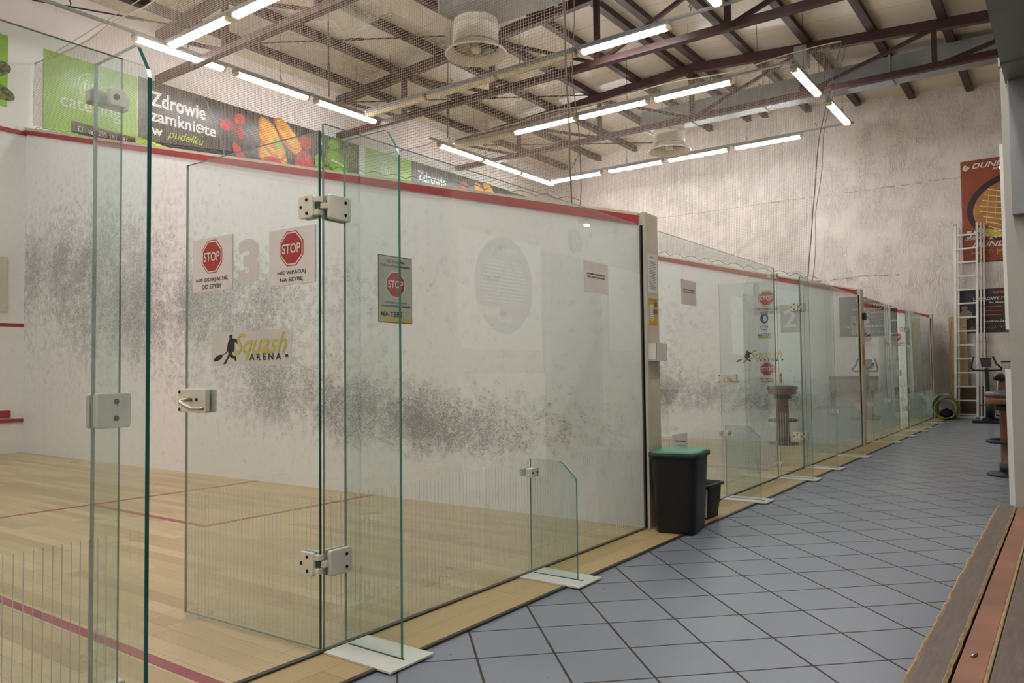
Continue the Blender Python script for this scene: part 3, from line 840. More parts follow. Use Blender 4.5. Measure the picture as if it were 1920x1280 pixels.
# ------------------------------------------------------------------ glass
def pane(name, y0, y1, z1, lab, xc=0, thick=.012, group='fixed glass panes'):
    r = thing(name, lab, 'glass panel', (xc, (y0 + y1) / 2, 0), 0, group)
    m = MB(); m.box(xc - thick / 2, xc + thick / 2, y0, y1, .004, z1)
    # faces order: bottom, top, y0, x1, y1, x0 ; edges get the green
    for i in range(len(m.f)): m.mi[i] = 0 if i in (3, 5) else (2 if i == 2 else 1)
    m.build('pane', ['glass', 'glass_edge', 'edge_soft'], r, world=True)
    if y1 - y0 > 2 and 'right' in lab: MB().box(xc - .012, xc + .012, y1, y1 + .012, .004, z1).build('gasket', 'bolt', r, world=True)
    m = MB(); y = y0 + .03
    while y < y1 - .02:
        m.box(xc + thick / 2, xc + thick / 2 + .0006, y - .0012, y + .0012, .03, .59); y += .0252
    m.build('frosted_stripes', 'frost', r, world=True)
    return r
def fin(y, big, lab, group=None):
    r = thing('glass_fin', lab, 'glass fin', (.16, y, 0), 0, group or ('tall glass fins' if big else 'low glass fins'))
    t = .006
    if big: poly = [(.014, .006), (.32, .006), (.32, 1.90), (.312, 1.925), (.262, 2.0), (.245, 2.01), (.014, 2.01)]
    else: poly = [(.014, .006), (.30, .006), (.30, .50), (.295, .52), (.215, .595), (.195, .602), (.014, .602)]
    m = MB(); m.prism(poly, 'y', y - t, y + t)
    for i in range(len(m.f)): m.mi[i] = 0 if i in (0, 1) else (2 if i == len(m.f) - 1 else 1)
    # free outer edges paler green
    m.build('pane', ['glass', 'glass_edge_lt' if y > -3 else 'glass_edge', 'edge_soft'], r, world=True)
    m = MB(); m.box(.018, .375, y - .115, y + .115, .001, .008); m.build('base_plate', 'plate', r, world=True)
    m = MB(); m.box(.03, .33, y - .004, y + .004, .008, .010); m.build('slot_line', 'bolt', r, world=True)
    if not big:
        c = MB(); c.rbox(.014, .05, y - .045, y + .028, .512, .558, .006, 'x'); c.rbox(-.03, -.012, y - .04, y + .03, .515, .555, .006, 'x')
        c = c.build('clamp', 'nylon', r, world=True, bevel=.003)
        d = MB()
        for yy in (-.03, .012): d.tube([(.0485, y + yy, .535), (.0515, y + yy, .535)], .006, 10)
        d.build('bolt', 'bolt', c)
        for o in c.children: o.data.transform(parent_world(c).inverted()); 
    return r

def fixw(o):   # child mesh given in world coordinates under a nested parent at identity offset
    return o

def local_build(m, name, mats, parent, bevel=0): return m.build(name, mats, parent, world=True, bevel=bevel)

def stop_print(parent, F, n, w, l1, l2, board=True, h=None):
    """sign with red octagon and two lines of text; F origin at lower left"""
    h = h or w * .83
    if board:
        s = local_build(MB().rect(0, w, 0, h, F, n, n + .006), 'stop_sign', 'signwhite', parent)
    else:
        s = local_build(MB().rect(0, w, 0, h * .32, F, n, n + .0006), 'stop_sign', 'film', parent)
    cx, cy, R = w * .5, h * .64, h * .335
    n2 = n + (.0062 if board else .001)
    m = MB()
    for k, (rr, mi) in enumerate(((1.0, 0), (.94, 1), (.86, 0))):
        m.mat(mi).flat([(cx + rr * R * math.cos(PI / 8 + a * PI / 4), cy + rr * R * math.sin(PI / 8 + a * PI / 4)) for a in range(8)], F, n2 + k * .0004, n2 + k * .0004 + .0003)
    local_build(m, 'octagon', ['stopred', 'signwhite'], s)
    m = MB().text('STOP', cx - R * .72, cy - R * .26, R * 1.44, R * .52, F, n2 + .0012, bold=.016); local_build(m, 'stop_word', 'signwhite', s)
    m = MB()
    w1 = .80 if len(l1) > 12 else .62
    m.text(l1, cx - w * w1 / 2, h * .165, w * w1, h * .085, F, n2, bold=.012)
    m.text(l2, cx - w * .25, h * .045, w * .5, h * .085, F, n2, bold=.016)
    local_build(m, 'caption', 'ink', s)
    return s

MAN = [(555, 370), (562, 345), (553, 320), (560, 285), (590, 270), (617, 285), (622, 315), (612, 352), (622, 362), (650, 352), (712, 378), (708, 410), (748, 500), (735, 490), (690, 445), (660, 440), (662, 600), (640, 628), (615, 625), (608, 665), (640, 700), (690, 712), (700, 805), (680, 808), (640, 760), (590, 745), (568, 712), (520, 790), (495, 860), (440, 875), (440, 855), (470, 800), (510, 740), (540, 660), (528, 605), (480, 668), (466, 652), (500, 610), (520, 480), (530, 430)]
def logo(parent, F, n, w, h, film=True):
    s = local_build(MB().rect(0, w, 0, h, F, n, n + .0005), 'club_logo', 'film' , parent) if film else None
    if s is None:
        s = local_build(MB().rect(w * .48, w * .97, 0, h * .02, F, n, n + .0005), 'club_logo', 'film', parent)
    sx = w / 1540.0; sy = h / 680.0
    T = lambda p: ((p[0] - 190) * sx, (900 - p[1]) * sy)
    m = MB(); m.flat([T(p) for p in reversed(MAN)], F, n + .001, n + .0013)
    m.ell(*T((328, 742)), 95 * sx, 52 * sy, F, n + .001, n + .0013, .55 * (h / w * 2.2)); m.stroke([T((385, 700)), T((480, 655))], 9 * sx, F, n + .001, n + .0013)
    m.text('ARENA', T((950, 805))[0], T((950, 805))[1], 590 * sx, 130 * sy, F, n + .0012, bold=.015, space=1.5)
    m.ell(*T((1637, 732)), 27 * sx, 32 * sy, F, n + .001, n + .0013, 0, 14)
    local_build(m, 'player_and_word', 'logoblack', s)
    m = MB(); m.text('Squash', T((640, 805))[0], T((640, 805))[1], 1010 * sx, 540 * sy, F, n + .0008, bold=.01, shear=.45)
    local_build(m, 'script_word', 'logoyellow', s)
    return s

def glass_door(yh, ang, n, lab):
    """door hinged at y=yh on the glass line; local frame: X from free edge (-.88) to hinge (0), swings into the court"""
    r = thing('glass_door', lab, 'glass door', (0, yh, 0), ang, 'glass court doors')
    m = MB(); m.box(-.885, -.006, -.006, .006, .012, 2.03)
    for i in range(len(m.f)): m.mi[i] = 0 if i in (2, 4) else 1
    for i in range(len(m.f)):
        if i == 5: m.mi[i] = 2
    m.build('pane', ['glass', 'glass_edge', 'edge_soft'], r)
    m = MB(); x = -.86
    while x < -.03: m.box(x - .0012, x + .0012, -.0068, -.006, .03, .585); x += .0252
    m.build('frosted_stripes', 'frost', r)
    for z in (.29, 1.685):
        h = MB(); h.rbox(-.105, -.022, -.024, -.007, z, z + .09, .012, 'y'); h.rbox(-.105, -.022, .007, .024, z, z + .09, .012, 'y')
        h = h.build('hinge', 'nylon', r, bevel=.004)
        k = MB(); k.box(-.024, .0, -.016, .016, z + .06, z + .082); k.box(-.024, .0, -.016, .016, z + .008, z + .03); k.build('knuckle', 'nylon', h, bevel=.002)
        for (bx, bz) in ((-.088, .045), (-.055, .072), (-.054, .018)):
            k = MB(); k.tube([(bx, -.0265, z + bz), (bx, -.0235, z + bz)], .0068, 12); k.build('bolt', 'bolt', h)
    c = MB(); c.rbox(-.905, -.70, -.030, -.007, .905, 1.01, .008, 'y'); c.rbox(-.905, -.70, .007, .028, .905, 1.01, .008, 'y')
    c = c.build('lock_case', 'nylon', r, bevel=.004)
    for (bx, bz) in ((-.893, .995), (-.893, .918), (-.765, .962)):
        k = MB(); k.tube([(bx, -.032, bz), (bx, -.0295, bz)], .008, 12); k.build('bolt', 'bolt', c)
    k = MB(); k.sm = True; k.tube([(-.805, -.03, .962), (-.805, -.06, .962), (-.812, -.078, .958), (-.80, -.088, .952), (-.76, -.09, .938), (-.72, -.085, .926), (-.70, -.08, .926), (-.655, -.075, .926)], .0085, 10)
    k.build('lever_handle', 'steel', c)
    return r
def DF(r, x0, z0):   # frame on the corridor-facing side of a door
    mw = parent_world(r)
    O = mw @ Vector((x0, -.0062, z0)); R3 = mw.to_3x3()
    return (O, R3 @ Vector((1, 0, 0)), Vector((0, 0, 1)), R3 @ Vector((0, -1, 0)))

def lock_plate(y, lab):
    # receiver on fixed pane edge
    r = thing('lock_receiver', lab, 'lock plate', (0, y, .97), 0, 'nylon lock receivers')
    m = MB(); m.rbox(.007, .032, y - .07, y + .035, .915, 1.02, .008, 'x'); m.rbox(-.03, -.007, y - .07, y + .035, .915, 1.02, .008, 'x'); m.build('body', 'nylon', r, world=True, bevel=.004)
    for zz in (.945, .995):
        m = MB(); m.tube([(.031, y - .01, zz), (.0335, y - .01, zz)], .008, 12); m.build('bolt', 'bolt', r, world=True)
def bracket(y, z, lab):
    r = thing('glass_bracket', lab, 'bracket', (0, y, z), 0, 'nylon glass brackets')
    m = MB(); m.rbox(-.045, -.008, y - .09, y + .03, z - .022, z + .022, .006, 'x'); m.rbox(.008, .03, y - .05, y + .0, z - .028, z + .028, .006, 'x'); m.build('body', 'nylon', r, world=True, bevel=.004)
    m = MB(); m.tube([(.029, y - .03, z + .0), (.032, y - .03, z)], .009, 12); m.build('bolt', 'bolt', r, world=True)
def pane_hinge(r, y0):
    for z in (.29, 1.685):
        h = MB(); h.rbox(.007, .026, y0 + .012, y0 + .125, z - .005, z + .095, .012, 'x'); h.rbox(-.026, -.007, y0 + .012, y0 + .125, z - .005, z + .095, .012, 'x')
        h.box(-.014, .018, y0 - .008, y0 + .014, z + .032, z + .058)
        h = h.build('hinge_plate', 'nylon', r, world=True, bevel=.004)
        for zz in (.02, .07):
            k = MB(); k.tube([(.0255, y0 + .095, z + zz), (.0285, y0 + .095, z + zz)], .0065, 12); k.build('bolt', 'bolt', h)
            k = h.children[-1]; k.data.transform(parent_world(r).inverted())

PZ = 2.06
courts = ['nearest', 'second', 'last']
door_ang = [math.radians(-3) + 0, math.radians(3), math.radians(14)]
# door local -X axis points into the court when rotation = 0 (perpendicular to the glass)
D = []
for n, base in enumerate((-6.6, 0.0, 6.6)):
    c = courts[n]
    yl, yr = base + .21, base + 6.59
    d0, d1 = base + 2.99, base + 3.81      # opening
    if n == 0: d0, d1 = -3.575, -2.78
    if n == 1: d0, d1 = 2.885, 3.78
    if n == 2: d0, d1 = 9.45, 10.30
    p1 = pane('glass_screen', yl, d0, PZ, 'fixed glass pane left of the door of the %s court' % c)
    p2 = pane('glass_screen', d1 + .002, yr, PZ, 'fixed glass pane right of the door of the %s court' % c)
    pane_hinge(p2, d1)
    D.append((p1, p2))
# correct bolt transform helper used above stored parents: nothing else to do
door1 = glass_door(-2.79, math.radians(2), 0, 'open glass door of the nearest court with two STOP boards')
door2 = glass_door(3.77, math.radians(3), 1, 'open glass door of the second court with stacked STOP stickers')
door3 = glass_door(10.29, math.radians(-1), 2, 'open glass door of the last court with faded stickers')
fin(-5.14, False, 'low glass fin left of the nearest court door')
fin(-3.66, True, 'tall glass fin at the far left with a dark teal edge, nearest to the viewer')
fin(-2.68, True, 'tall glass fin standing on a white plate beside the open near door')
fin(-1.39, False, 'low chamfered glass fin on a white plate along the nearest glass wall')
fin(1.46, False, 'low glass fin just right of the black bin')
fin(2.92, True, 'tall glass fin left of the second court door')
fin(3.86, True, 'tall glass fin at the hinges of the second court door')
fin(5.19, False, 'low glass fin with the yellowed clamp near the second post')
fin(7.25, False, 'low glass fin right behind the second post')
fin(8.45, False, 'low glass fin in front of the last court, left of its door')
fin(9.6, True, 'tall glass fin left of the last court door')
fin(10.42, True, 'tall glass fin at the hinges of the last court door')
fin(11.7, False, 'low glass fin at the far end by the rolled mats')
lock_plate(-3.59, 'white nylon lock receiver on the leftmost pane edge')
bracket(-3.575, 1.925, 'grey nylon bracket high on the leftmost tall fin')
bracket(-3.575, .12, 'white nylon bracket at the bottom left picture edge')
lock_plate(2.95, 'white nylon lock receiver beside the second court STOP sticker')
bracket(2.93, 1.98, 'small nylon bracket high on the second court pane')
bracket(2.93, .12, 'small nylon bracket low on the second court pane')
lock_plate(9.5, 'white nylon lock receiver on the last court pane')

# signs on door 1
stop_print(door1, DF(door1, -.825, 1.44), 0, .285, 'NIE ODBIJAJ SIĘ', 'OD SZYBY')
stop_print(door1, DF(door1, -.295, 1.43), 0, .275, 'NIE WPADAJ', 'NA SZYBĘ')
m = MB(); m.text('3', 0, 0, .145, .195, DF(door1, -.505, 1.45), .0005, bold=.06); m.build('number_sticker', 'film', door1, world=True)
logo(door1, DF(door1, -.69, 1.11), .0006, .53, .145)
# signs on door 2
stop_print(door2, DF(door2, -.50, 1.66), .0006, .30, 'NIE ODBIJAJ SIĘ', 'OD SZYBY', False, .29)
stop_print(door2, DF(door2, -.50, .90), .0006, .28, 'NIE WPADAJ', 'NA SZYBĘ', False, .25)
F = DF(door2, -.45, 1.40)
bs = MB().ell(.07, .22, .045, .055, F, .0006, .0012).build('blue_sticker', 'bluesticker', door2, world=True)
m = MB().ell(.078, .22, .02, .035, F, .0013, .0016); local_build(m, 'sticker_centre', 'film', bs)
m = MB(); m.text('KULI', .02, .12, .09, .02, F, .001, bold=.02); m.text('Tour', .03, .09, .07, .02, F, .001, bold=.02); m.text('MASTERS', .0, .02, .14, .035, F, .001, bold=.016); m.build('small_words', 'ink', door2, world=True)
m = MB().rect(0, .14, 0, .018, F, .0006, .0012); m.build('yellow_strip', 'mastersyel', door2, world=True)
logo(door2, DF(door2, -.72, 1.12), .0006, .56, .165, False)
# signs on door 3
stop_print(door3, DF(door3, -.80, 1.42), .0006, .30, 'NIE WPADAJ', 'NA SZYBĘ', False, .29)
stop_print(door3, DF(door3, -.30, 1.42), .0006, .28, 'NIE ODBIJAJ SIĘ', 'OD SZYBY', False, .27)
logo(door3, DF(door3, -.70, 1.0), .0006, .54, .16, False)

# number plate on pane / number 2
def number_film(y0, z0, w, h, txt, lab):
    F = FR((.0072, y0, z0), Y, Z, X)
    r = thing('number_sticker', lab, 'number sticker', (.007, y0 + w / 2, z0), 0, 'frosted court numbers')
    m = MB().rect(0, w, 0, h, F, 0, .0006); m.build('film', 'frostgrey', r, world=True)
    m = MB().text(txt, w * .2, h * .2, w * .6, h * .62, F, .001, bold=.0165); m.build('digit', 'frost', r, world=True)
F = DF(door2, -.205, 1.455)
m = MB().rect(0, .20, 0, .30, F, .0006, .0012); nf = m.build('number_film', 'frostgrey', door2, world=True)
m = MB().text('2', .035, .06, .13, .19, F, .0016, bold=.0165); local_build(m, 'digit', 'frost', nf)
number_film(10.36, 1.45, .26, .3, '1', 'grey film with cut out court number on the last court pane')

# poster MASTERS on pane 2 of court 1
F = FR((.0065, -2.49, 1.285), Y, Z, X); w, h = .205, .29
r = thing('rules_poster', 'small STOP poster with red border and yellow foot on the nearest glass wall', 'poster', (.007, -2.39, 1.285))
MB().rect(0, w, 0, h, F, 0, .0012).build('border', 'mastersred', r, world=True)
MB().rect(.004, w - .004, .004, h - .004, F, .0014, .0016).build('sheet', 'mastersbg', r, world=True)
m = MB(); cx, cy, R = w * .5, h * .575, .060
for k, (rr, mi) in enumerate(((1.0, 1), (.94, 0))): m.mat(mi).flat([(cx + rr * R * math.cos(PI / 8 + a * PI / 4), cy + rr * R * math.sin(PI / 8 + a * PI / 4)) for a in range(8)], F, .0018 + k * .0004, .002 + k * .0004)
m.mat(1).text('STOP', cx - .045, cy - .015, .09, .032, F, .0026, bold=.01); m.build('octagon', ['stopred', 'signwhite'], r, world=True)
m = MB(); m.text('GRA W SQUASHA', .05, .258, .11, .013, F, .0018, bold=.016); m.text('TYLKO W SPECJALNYM OBUWIU', .012, .238, .18, .013, F, .0018, bold=.016)
m.text('UŻYWAJ BUTÓW SPORTOWYCH', .035, .082, .135, .011, F, .0018, bold=.016); m.text('O GUMOWEJ, BEZBARWNEJ PODESZWIE', .012, .066, .18, .011, F, .0018, bold=.016)
m.text('MA TERS', .012, .026, .13, .022, F, .0018, bold=.02); m.build('lettering', 'ink', r, world=True)
m = MB().rect(.012, .193, .008, .021, F, .0018, .002); m.rect(.012, .193, .05, .052, F, .0018, .002); m.text('S', .052, .024, .016, .027, F, .0019, bold=.025); m.build('yellow_strip', 'mastersyel', r, world=True)
def notice(y0, z0, w, h, l, lab, x=.0065, mat='paper2'):
    F = FR((x, y0, z0), Y, Z, X)
    r = thing('paper_notice', lab, 'notice', (x, y0 + w / 2, z0), 0, 'paper notices on the glass')
    MB().rect(0, w, 0, h, F, 0, .0012).build('sheet', mat, r, world=True)
    m = MB()
    for i, s_ in enumerate(l): m.text(s_, w * .14, h * (.58 - i * .11), w * .72, h * .075, F, .0014, bold=.016)
    m.build('lettering', 'ink', r, world=True)
notice(-.795, 1.545, .30, .19, ['PROSIMY NIE OPIERAĆ', 'SIĘ NA SZYBIE'], 'pinkish paper notice hung on the right end of the nearest glass wall')
notice(.63, 1.56, .285, .19, ['PROSIMY NIE OPIERAĆ', 'SIĘ O SZYBY'], 'grey paper notice on the second court glass beside the post')
notice(6.15, 1.5, .24, .26, ['NIE OPIERAĆ', 'SIĘ'], 'paper notice on the second court glass near the far post')
# things on first post
F = FR((.026, 0, 0), Y, Z, X)
r = thing('rules_sheet', 'tall white sheet of club rules on the nearest post', 'notice', (.03, .1, 1.59))
MB().rect(.03, .185, 1.60, 1.875, F, 0, .0012).build('sheet', 'paper', r, world=True)
m = MB()
m.text('Zasady', .075, 1.84, .05, .018, F, .0014, bold=.02)
for k in range(17):
    ww = .10 - .03 * (k % 3 == 2); m.rect(.107 - ww / 2, .107 + ww / 2, 1.815 - k * .0115, 1.8185 - k * .0115, F, .0013, .0016)
m.build('lettering', 'inkgrey', r, world=True)
r = thing('yellow_flyer', 'yellow flyer with small photos below the rules sheet on the nearest post', 'notice', (.03, .11, 1.39))
MB().rect(.045, .175, 1.38, 1.565, F, 0, .0012).build('sheet', 'yellowsheet', r, world=True)
m = MB(); m.rect(.05, .11, 1.41, 1.52, F, .0014, .0017); m.build('white_box', 'paper', r, world=True)
m = MB(); m.rect(.115, .17, 1.505, 1.54, F, .0014, .0017); m.rect(.105, .17, 1.455, 1.49, F, .0018, .002)
for k in range(6): m.rect(.055, .10, 1.42 + k * .015, 1.423 + k * .015, F, .0018, .002)
m.text('SQUASH', .06, 1.548, .1, .009, F, .0014, bold=.016); m.build('photos', 'inkgrey', r, world=True)
r = thing('leaflet_box', 'white leaflet box with a grey front on the nearest post', 'leaflet box', (.07, .09, 1.13))
m = MB(); m.prism([(.026, 1.135), (.092, 1.135), (.098, 1.25), (.026, 1.25)], 'y', .005, .012); m.prism([(.026, 1.135), (.092, 1.135), (.098, 1.25), (.026, 1.25)], 'y', .165, .172)
m.box(.026, .092, .005, .172, 1.13, 1.138); m.build('box', 'white_plastic', r, world=True)
m = MB(); m.add([(.092, .005, 1.132), (.092, .172, 1.132), (.099, .172, 1.25), (.099, .005, 1.25), (.088, .005, 1.132), (.088, .172, 1.132), (.094, .172, 1.25), (.094, .005, 1.25)],
    [(0, 1, 2, 3), (7, 6, 5, 4), (0, 4, 5, 1), (1, 5, 6, 2), (2, 6, 7, 3), (3, 7, 4, 0)]); m.build('front_panel', 'paper', r, world=True)
m = MB(); m.box(.04, .085, .02, .155, 1.14, 1.235); m.build('leaflets', 'paper', r, world=True)
# second post: dark bell handle + flyer
r = thing('door_buzzer', 'small dark red and black gadget with a curved handle on the second post', 'wall gadget', (.04, 6.72, 1.75))
m = MB(); m.box(.026, .07, 6.68, 6.76, 1.72, 1.82); m.build('body', 'dundark', r, world=True, bevel=.01)
m = MB(); m.tube([(.06, 6.76, 1.78), (.10, 6.86, 1.74), (.10, 6.87, 1.58), (.05, 6.78, 1.50)], .008, 8); m.build('curved_handle', 'steel', r, world=True)
F = FR((.026, 6.6, 0), Y, Z, X)
m = MB().rect(.05, .17, 1.10, 1.38, F, 0, .0014); tag(m.build('orange_flyer', 'orange'), 'small orange flyer on the second post', 'notice')

# ------------------------------------------------------------------ bins
def bin_(cx, cy, w0, d0, w1, d1, h, rz, name, lab, rim='black'):
    r = thing(name, lab, 'bin', (cx, cy, 0), rz)
    def rr(w, d, z, rad=.05, seg=5):
        pts = []
        for sx, sy, st in ((1, 1, 0), (-1, 1, 1), (-1, -1, 2), (1, -1, 3)):
            for k in range(seg + 1):
                a = PI / 2 * (st + k / seg); pts.append((sx * (w / 2 - rad) + rad * math.cos(a), sy * (d / 2 - rad) + rad * math.sin(a), z))
        return pts
    def loft(rings, m, capb=True, capt=False):
        n = len(rings[0]); vs = [p for g in rings for p in g]; fs = []
        for i in range(len(rings) - 1):
            for k in range(n): k2 = (k + 1) % n; fs.append((i * n + k, i * n + k2, (i + 1) * n + k2, (i + 1) * n + k))
        if capb: fs.append(tuple(range(n - 1, -1, -1)))
        if capt: fs.append(tuple((len(rings) - 1) * n + k for k in range(n)))
        m.add(vs, fs)
    return r, rr, loft
r, rr, loft = bin_(.21, .09, .28, .38, .36, .46, .53, math.radians(10), 'waste_bin', 'tall black waste bin with a green lid standing against the nearest post')
m = MB(); m.sm = True; loft([rr(.25, .33, 0, .04), rr(.257, .337, .02, .045), rr(.315, .375, .51, .06)], m); m.build('body', 'black', r)
m = MB(); m.sm = True; loft([rr(.325, .385, .49, .06), rr(.345, .405, .493, .065), rr(.345, .405, .52, .065), rr(.315, .375, .522, .06)], m, False); m.build('rim', 'rubber', r)
m = MB(); m.sm = True; loft([rr(.315, .375, .512, .06), rr(.312, .372, .527, .06), rr(.29, .35, .532, .05), rr(.23, .24, .530, .05)], m, True, True); m.build('lid', 'green', r)
r2, rr, loft = bin_(.135, .60, .2, .24, .24, .28, .25, 0, 'small_bin', 'small dark bin with a white paper label behind the black bin')
m = MB(); m.sm = True; loft([rr(.20, .22, 0, .03), rr(.24, .27, .235, .03)], m); m.build('body', 'rubber', r2)
m = MB(); m.sm = True; loft([rr(.245, .275, .225, .03), rr(.275, .305, .23, .04), rr(.275, .305, .245, .04), rr(.24, .27, .25, .03), rr(.225, .255, .10, .03)], m, False, True); m.build('rim', 'rubber', r2)
G = (Vector((.06, .4865, .012)), Vector(X), Vector((0, -.105, 1)), Vector(nY))
m = MB().flat([(.02, 0), (.172, 0), (.188, .205), (.02, .205)], G, .0, .002); lb = m.build('paper_label', 'paper', r2, world=True)
m = MB(); m.text('Zwroty', .06, .15, .11, .022, G, .003, bold=.02)
for k in range(4): m.rect(.05, .16, .04 + k * .022, .044 + k * .022, G, .0025, .003)
local_build(m, 'lettering', 'inkgrey', lb)
r = thing('table_sign', 'white printed card standing up behind the green bin lid', 'sign', (.03, .45, .0))
G = FR((-.036 + .055, .40, 0), X, Z, nY)
MB().flat([(0, .25), (.115, .25), (.115, .622), (0, .598)], G, 0, .004).build('card', 'paper', r, world=True)
m = MB(); m.text('Zwroty rakiet', .025, .55, .08, .016, G, .005, bold=.02); m.text('i piłek tutaj', .04, .52, .06, .01, G, .005, bold=.01); m.build('lettering', 'ink', r, world=True)
m = MB(); m.box(.019, .13, .402, .44, .245, .255); m.box(.07, .08, .405, .42, 0, .25); m.build('stand', 'white_plastic', r, world=True)

# ------------------------------------------------------------------ sill / step in the opening
yA, yE = -6.19, .44
r = thing('wooden_step', 'worn wooden step with chipped pale edges at the lower right', 'step', (2.03, -1.5, 0))
m = MB(); m.box(2.0, 2.078, yA, yE, 0.0, .278); m.build('board', 'wornwood', r, world=True)
random.seed(12); m = MB(); 
for (xa, zt, sg) in ((2.0, .281, -1),):
    pts = []; y = yA
    while y < yE: pts.append((xa + random.uniform(-.002, .004), y, zt - .006)); y += .05
    m.tube(pts, .0065, 6)
m.build('worn_edge', 'wornedge', r, world=True)
m = MB(); pts = []; y = yA
while y < yE: pts.append((2.079 + random.uniform(-.002, .002), y, .270)); y += .06
m.tube(pts, .009, 6); m.build('back_moulding', 'wornedge', r, world=True)
m = MB().box(2.092, 2.160, yA, yE, .0, .27); tag(m.build('terracotta_strip', 'terracotta', bevel=.003), 'narrow terracotta tile strip behind the worn step', 'tile strip')
m = MB().box(2.162, 2.172, yA, yE, .1, .282); tag(m.build('pale_edging', 'wornedge', bevel=.003), 'chipped pale wood edging right of the terracotta strip', 'edging')
m = MB().box(2.174, 2.42, yA, yE, .1, .280); tag(m.build('floor_board', 'wornwood', bevel=.003), 'wide scratched dark floor board at the lower right corner', 'floor board')
m = MB(); m.sm = True; m.tube([(2.118, -2.3, .273), (2.124, -2.285, .274), (2.128, -2.27, .273)], .0035, 8); tag(m.build('pebble', 'steel'), 'tiny pale pebble on the terracotta strip', 'pebble')
# grey lintel duct and jamb box
r = thing('shutter_housing', 'dark grey sheet metal housing across the upper right corner', 'shutter housing', (2.11, -1, 2.69))
m = MB(); m.box(2.105, 2.6, -6.19, .44, 2.69, 3.09); m.build('body', 'galvd', r, world=True)
m = MB(); m.box(2.10, 2.5, .06, .085, 2.68, 2.692); m.box(2.095, 2.105, .05, .09, 2.67, 2.72); m.build('seam', 'rail', r, world=True)
m = MB(); m.box(2.10, 2.5, .37, .44, 1.90, 2.69); 
r = thing('shutter_guide', 'dark grey box on the end of the wall at the right picture edge', 'shutter guide', (2.2, .44, 1.9))
MB().box(2.118, 2.34, .37, .45, 1.92, 2.69).build('box', 'galvd', r, world=True, bevel=.004)
m = MB().box(2.14, 2.3, .43, .45, .35, .52); tag(m.build('socket_cover', plain('socket_grey', sr(120, 124, 136), .5)), 'small blue grey plate low on the wall end at the right picture edge', 'cover plate')

# ------------------------------------------------------------------ stools
def stool(loc, lab, first=None):
    if first is not None: return again(first, loc, lab)
    r = thing('bar_stool', lab, 'stool', loc, 0, 'round wooden bar stools')
    m = MB(); m.sm = True; m.lathe([(.0, .828), (.12, .828), (.185, .82), (.208, .80), (.209, .775), (.19, .765)], (0, 0, 0), 36, False); m.build('seat', 'leather', r)
    m = MB(); m.sm = True; m.lathe([(.0, .700), (.176, .70), (.190, .712), (.190, .765), (.18, .77)], (0, 0, 0), 36, False); m.build('seat_band', 'stoolband', r)
    m = MB(); m.sm = True; m.lathe([(.09, .04), (.09, .10), (.080, .11), (.080, .62), (.10, .65), (.10, .70)], (0, 0, 0), 28, True); m.build('column', 'stoolwood', r)
    m = MB(); m.sm = True; m.lathe([(.12, .64), (.12, .70)], (0, 0, 0), 28, True); m.build('black_collar', 'rubber', r)
    m = MB(); m.sm = True; m.lathe([(.095, .03), (.095, .12)], (0, 0, 0), 28, True); m.build('black_collar', 'rubber', r)
    m = MB(); m.tube([(.188 * math.cos(a), .188 * math.sin(a), .335) for a in [2 * PI * k / 32 for k in range(32)]], .018, 8, True)
    for k in range(3):
        a = k * 2 * PI / 3; m.tube([(.06 * math.cos(a), .06 * math.sin(a), .335), (.188 * math.cos(a), .188 * math.sin(a), .335)], .012, 6)
    m.build('foot_ring', 'rubber', r)
    m = MB(); m.sm = True; m.lathe([(.0, 0), (.20, 0), (.208, .008), (.195, .022), (.11, .035), (.09, .04)], (0, 0, 0), 36, False); m.build('base', 'rubber', r)
    return r
s1 = stool((1.845, 4.2, -.006), 'round brown leather bar stool on a wooden column by the right wall, in plain view')
stool((-.96, 6.26, 0), 'round wooden bar stool standing inside the second court, seen through its glass door', s1)

# ------------------------------------------------------------------ exercise bike
r = thing('exercise_bike', 'black exercise bike in front of the ladder by the far wall', 'exercise bike', (1.15, 12.3, 0))
m = MB(); m.box(.80, 1.35, 12.0, 12.07, .0, .05); m.box(.90, 1.35, 12.75, 12.82, 0, .05); m.box(1.03, 1.1, 12.0, 12.8, .03, .09); m.build('base', 'black', r, world=True, bevel=.01)
m = MB(); m.sm = True; m.lathe([(.0, -.06), (.19, -.06), (.21, -.04), (.21, .04), (.19, .06), (0, .06)], (0, 0, 0), 28, False)
m.v = [Vector((v.z + 1.08, v.x + 12.3, v.y + .28)) for v in m.v]; m.build('flywheel_cover', 'rubber', r, world=True)
m = MB(); m.tube([(1.06, 12.15, .2), (1.05, 12.2, .75), (1.04, 12.22, 1.02)], .03, 10, radii=[.04, .035, .03]); m.build('post', 'black', r, world=True)
m = MB(); m.add([(.95, 12.17, 1.20), (1.13, 12.17, 1.20), (1.12, 12.13, 1.05), (.97, 12.13, 1.05), (.95, 12.22, 1.22), (1.13, 12.22, 1.22), (1.12, 12.2, 1.04), (.97, 12.2, 1.04)],
    [(0, 1, 2, 3), (7, 6, 5, 4), (0, 4, 5, 1), (1, 5, 6, 2), (2, 6, 7, 3), (3, 7, 4, 0)]); m.build('console', 'rubber', r, world=True)
m = MB(); m.tube([(.86, 12.0, 1.24), (.83, 12.0, 1.12), (.815, 12.03, 1.02), (.85, 12.12, .985), (.95, 12.2, .98), (1.05, 12.22, .98), (1.17, 12.2, .98), (1.28, 12.12, .985), (1.30, 12.03, 1.02), (1.22, 12.0, 1.10), (1.17, 12.0, 1.24)], .016, 8); m.build('handlebar', 'rubber', r, world=True)
m = MB(); m.sm = True; m.tube([(1.14, 12.6, .82), (1.2, 12.72, .83), (1.22, 12.88, .83)], .06, 10, radii=[.03, .06, .09]); m.build('saddle', 'black', r, world=True)
